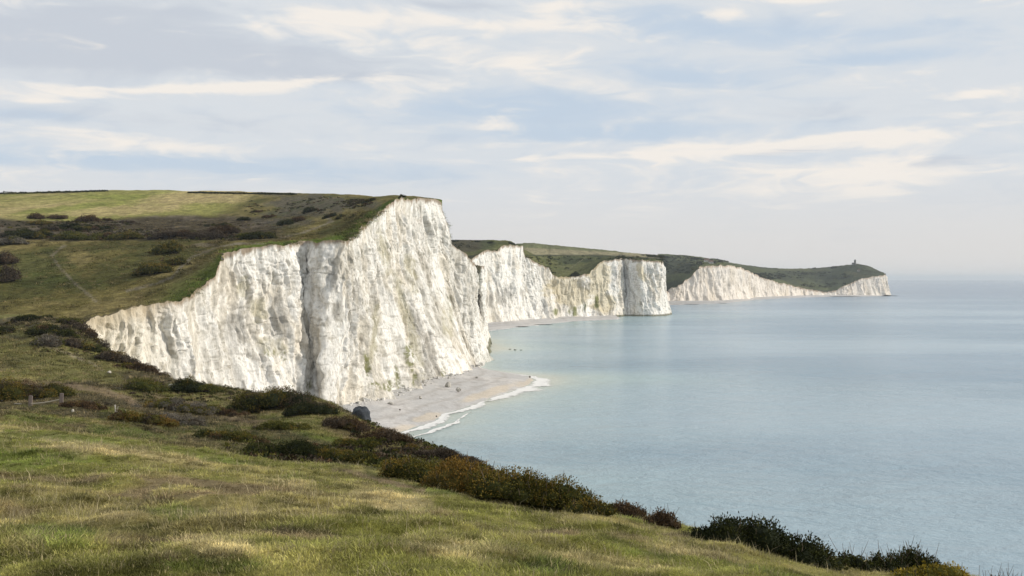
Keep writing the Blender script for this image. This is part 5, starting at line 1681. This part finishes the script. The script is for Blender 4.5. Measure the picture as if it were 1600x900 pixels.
def scatter_grass():
    rng = np.random.default_rng(77)
    n = 270000
    px = rng.uniform(-160, 1760, n)
    lD = rng.uniform(math.log(5.5), math.log(165), n)
    D = np.exp(lD)
    x = (px - CX) / F * D
    lim = np.interp(px, _ec, [120, 120, 112, 140, 118, 76, 50, 40, 30, 26, 25])
    ok = D < lim
    x, D, px = x[ok], D[ok], px[ok]
    z = near_z(x, D)
    py = HY - (z - CH) / D * F
    c = near_color(x, D, px, py)
    n = len(x)
    lum = c.sum(1)
    dirt = (c[:, 0] > 0.13) & (c[:, 1] < c[:, 0] * 0.8)
    keep = ~(dirt & (rng.uniform(0, 1, n) < 0.6))
    lush = fbm(x / 1.6, D / 2.4, o=3, seed=41)
    kind = rng.integers(0, 5, n)
    longp = np.clip(0.10 + 0.5 * sstep(0.1, 0.6, lush), 0, 1)
    sel = rng.uniform(0, 1, n)
    kind = np.where(sel < longp, rng.integers(5, 8, n), kind)
    dry = sstep(0.33, 0.6, lum)
    kind = np.where(rng.uniform(0, 1, n) < 0.03 + 0.07 * dry, rng.integers(8, 10, n), kind)
    far = np.clip(D / 16, 1, 4.0)
    scl = np.where((kind >= 8) & (D < 12), 0.6, 1.0) * rng.uniform(0.6, 1.3, n) * (0.8 + 0.4 * np.clip(lush, -0.5, 1)) * far ** 0.35
    tint = 1.5 * c * rng.uniform(0.7, 1.35, (n, 1))
    tint = tint * (1.0 + 0.75 * np.clip(fbm(x / 0.5, D / 0.7, o=3, seed=43), -0.8, 0.9))[:, None]
    tint = np.where((kind >= 8)[:, None], np.array([0.46, 0.39, 0.23]) * rng.uniform(0.6, 1.1, (n, 1)), tint)
    pale = rng.uniform(0, 1, n) < 0.10
    tint = np.where(pale[:, None] & (kind < 8)[:, None], np.array([0.42, 0.36, 0.18]) * rng.uniform(0.7, 1.1, (n, 1)), tint)
    x, D, z, kind, scl, tint, far = x[keep], D[keep], z[keep], kind[keep], scl[keep], tint[keep], far[keep]
    instance_tufts(x, D, z, kind, scl, tint, far, rng)


def instance_tufts(x, D, z, kind, scl, tint, far, rng):
    n = len(x)
    me = bpy.data.meshes.new('grass')
    me.vertices.add(n)
    me.vertices.foreach_set('co', np.stack([x, D, z], -1).astype(np.float32).ravel())
    at = me.attributes.new('idx', 'INT', 'POINT'); at.data.foreach_set('value', kind.astype(np.int32))
    at = me.attributes.new('scl', 'FLOAT_VECTOR', 'POINT')
    at.data.foreach_set('vector', np.stack([scl * far ** 0.3, scl * far ** 0.3, scl], -1).astype(np.float32).ravel())
    at = me.attributes.new('rot', 'FLOAT_VECTOR', 'POINT')
    at.data.foreach_set('vector', np.stack([rng.normal(0, .12, n), rng.normal(0, .12, n), rng.uniform(0, 6.28, n)], -1).astype(np.float32).ravel())
    at = me.attributes.new('tint', 'FLOAT_COLOR', 'POINT')
    at.data.foreach_set('color', np.concatenate([tint, np.ones((n, 1))], 1).astype(np.float32).ravel())
    o = obj('grass', me, kind='stuff')
    ng = bpy.data.node_groups.new('grass_scatter', 'GeometryNodeTree')
    ng.interface.new_socket('Geometry', in_out='INPUT', socket_type='NodeSocketGeometry')
    ng.interface.new_socket('Geometry', in_out='OUTPUT', socket_type='NodeSocketGeometry')
    N, L = ng.nodes, ng.links
    gi, go = N.new('NodeGroupInput'), N.new('NodeGroupOutput')
    ci = N.new('GeometryNodeCollectionInfo')
    ci.inputs['Collection'].default_value = TUFTS
    ci.inputs['Separate Children'].default_value = True
    ci.inputs['Reset Children'].default_value = True
    ip = N.new('GeometryNodeInstanceOnPoints')
    ip.inputs['Pick Instance'].default_value = True

    def named(nm, ty):
        a_ = N.new('GeometryNodeInputNamedAttribute')
        a_.data_type = ty
        a_.inputs['Name'].default_value = nm
        return a_.outputs[0]
    e2r = N.new('FunctionNodeEulerToRotation')
    L.new(named('rot', 'FLOAT_VECTOR'), e2r.inputs[0])
    L.new(gi.outputs[0], ip.inputs['Points'])
    L.new(ci.outputs[0], ip.inputs['Instance'])
    L.new(named('idx', 'INT'), ip.inputs['Instance Index'])
    L.new(e2r.outputs[0], ip.inputs['Rotation'])
    L.new(named('scl', 'FLOAT_VECTOR'), ip.inputs['Scale'])
    L.new(ip.outputs[0], go.inputs[0])
    md = o.modifiers.new('scatter', 'NODES')
    md.node_group = ng


scatter_grass()


def scatter_far_turf():
    """coarse tussocks on the downland above the first cliff"""
    rng = np.random.default_rng(78)
    P = GA.P
    wts = ((P[:, 1] < 560) & (GA.py > 330) & (GA.px > -60)) * P[:, 1] ** 0.3
    # even out the mesh density: rows are closer near the cliff edge
    ids = rng.choice(len(P), 45000, p=wts / wts.sum())
    q = P[ids] + np.stack([rng.normal(0, 0.6, len(ids)), rng.normal(0, 1.5, len(ids)), np.zeros(len(ids))], -1)
    px, py = GA.px[ids], GA.py[ids]
    rim_px = np.interp(py, [376, 385, 395, 425, 449, 464, 472, 484, 505], [545, 390, 352, 340, 318, 304, 268, 196, 124])
    ok = (px < rim_px - 5) | (py < 376)
    q, px, py = q[ok], px[ok], py[ok]
    TT = np.concatenate([LAND_T['cliff_top_down'].ravel(), np.full(PAL[..., 0].size, 99.0)])[ids][ok]
    c = color_land_A(q, px, py, TT)
    keep = ~((c[:, 0] > 0.17) & (rng.uniform(0, 1, len(q)) < 0.75)) & ~((TT < 30) & (rng.uniform(0, 1, len(q)) < 0.6))
    q, px, py, c = q[keep], px[keep], py[keep], c[keep]
    n = len(q)
    cl = fbm(q[:, 0] / 6, q[:, 1] / 9, o=3, seed=88)
    dark = rng.uniform(0, 1, n) < 0.35 + 0.5 * cl
    tint = c * np.where(dark[:, None], 0.55, 1.5) * rng.uniform(0.75, 1.25, (n, 1))
    tint = np.where((rng.uniform(0, 1, n) < 0.12)[:, None], np.array([0.30, 0.23, 0.11]), tint)
    scl = rng.uniform(5.0, 12.0, n) * (0.8 + 0.5 * np.clip(cl, -.6, 1))
    instance_tufts(q[:, 0], q[:, 1], q[:, 2], rng.integers(0, 8, n), scl, tint, np.full(n, 2.2), rng)


scatter_far_turf()


def scatter_slope():
    """rough tussocks on the slope beyond the first crest"""
    rng = np.random.default_rng(79)
    P = GN.P
    wts = (P[:, 1] > 42) & (P[:, 1] < 235) & (GN.px > -60) & (GN.px < 1000)
    ids = rng.choice(len(P), 60000, p=wts / wts.sum())
    D = P[ids, 1]
    q = P[ids] + np.stack([rng.normal(0, 1, len(ids)) * D * 0.003, rng.normal(0, 1, len(ids)) * D * 0.006, np.zeros(len(ids))], -1)
    q[:, 2] = near_z(q[:, 0], q[:, 1])
    px, py = pix(q)
    c = near_color(q[:, 0], q[:, 1], px, py)
    ok = ~((c[:, 0] > 0.13) & (c[:, 1] < c[:, 0] * 0.8) & (rng.uniform(0, 1, len(q)) < 0.8))
    q, c, D = q[ok], c[ok], q[ok, 1]
    n = len(q)
    cl = fbm(q[:, 0] / 4, q[:, 1] / 6, o=3, seed=89)
    dark = rng.uniform(0, 1, n) < 0.4 + 0.6 * cl
    tint = c * np.where(dark[:, None], 0.6, 1.5) * rng.uniform(0.7, 1.3, (n, 1))
    tint = np.where((rng.uniform(0, 1, n) < 0.14)[:, None], np.array([0.36, 0.28, 0.14]), tint)
    scl = np.clip(D / 45, 1.2, 5) * rng.uniform(0.9, 2.1, n)
    instance_tufts(q[:, 0], q[:, 1], q[:, 2], rng.integers(0, 8, n), scl, tint, np.full(n, 1.6), rng)


scatter_slope()

# ----------------------------------------------------------------------------
# sea air
# ----------------------------------------------------------------------------
def haze_box(density):
    x0, x1, y0, y1, z0, z1 = -47000, 47000, -47000, 47000, -8, 132
    V = [(x, y, z) for x in (x0, x1) for y in (y0, y1) for z in (z0, z1)]
    f = np.array([[0, 1, 3, 2], [4, 6, 7, 5], [0, 4, 5, 1], [2, 3, 7, 6], [0, 2, 6, 4], [1, 5, 7, 3]])
    m, k, o = new_mat('haze')
    p = k.n('ShaderNodeVolumePrincipled', {'Color': (0.82, 0.91, 1.0, 1), 'Density': density, 'Anisotropy': 0.15})
    k.t.links.new(p.outputs[0], o.inputs['Volume'])
    me = mesh_from('haze', V, f, None, False, m)
    obj('haze', me, kind='stuff')


HAZE = 0.00006
if HAZE:
    haze_box(HAZE)
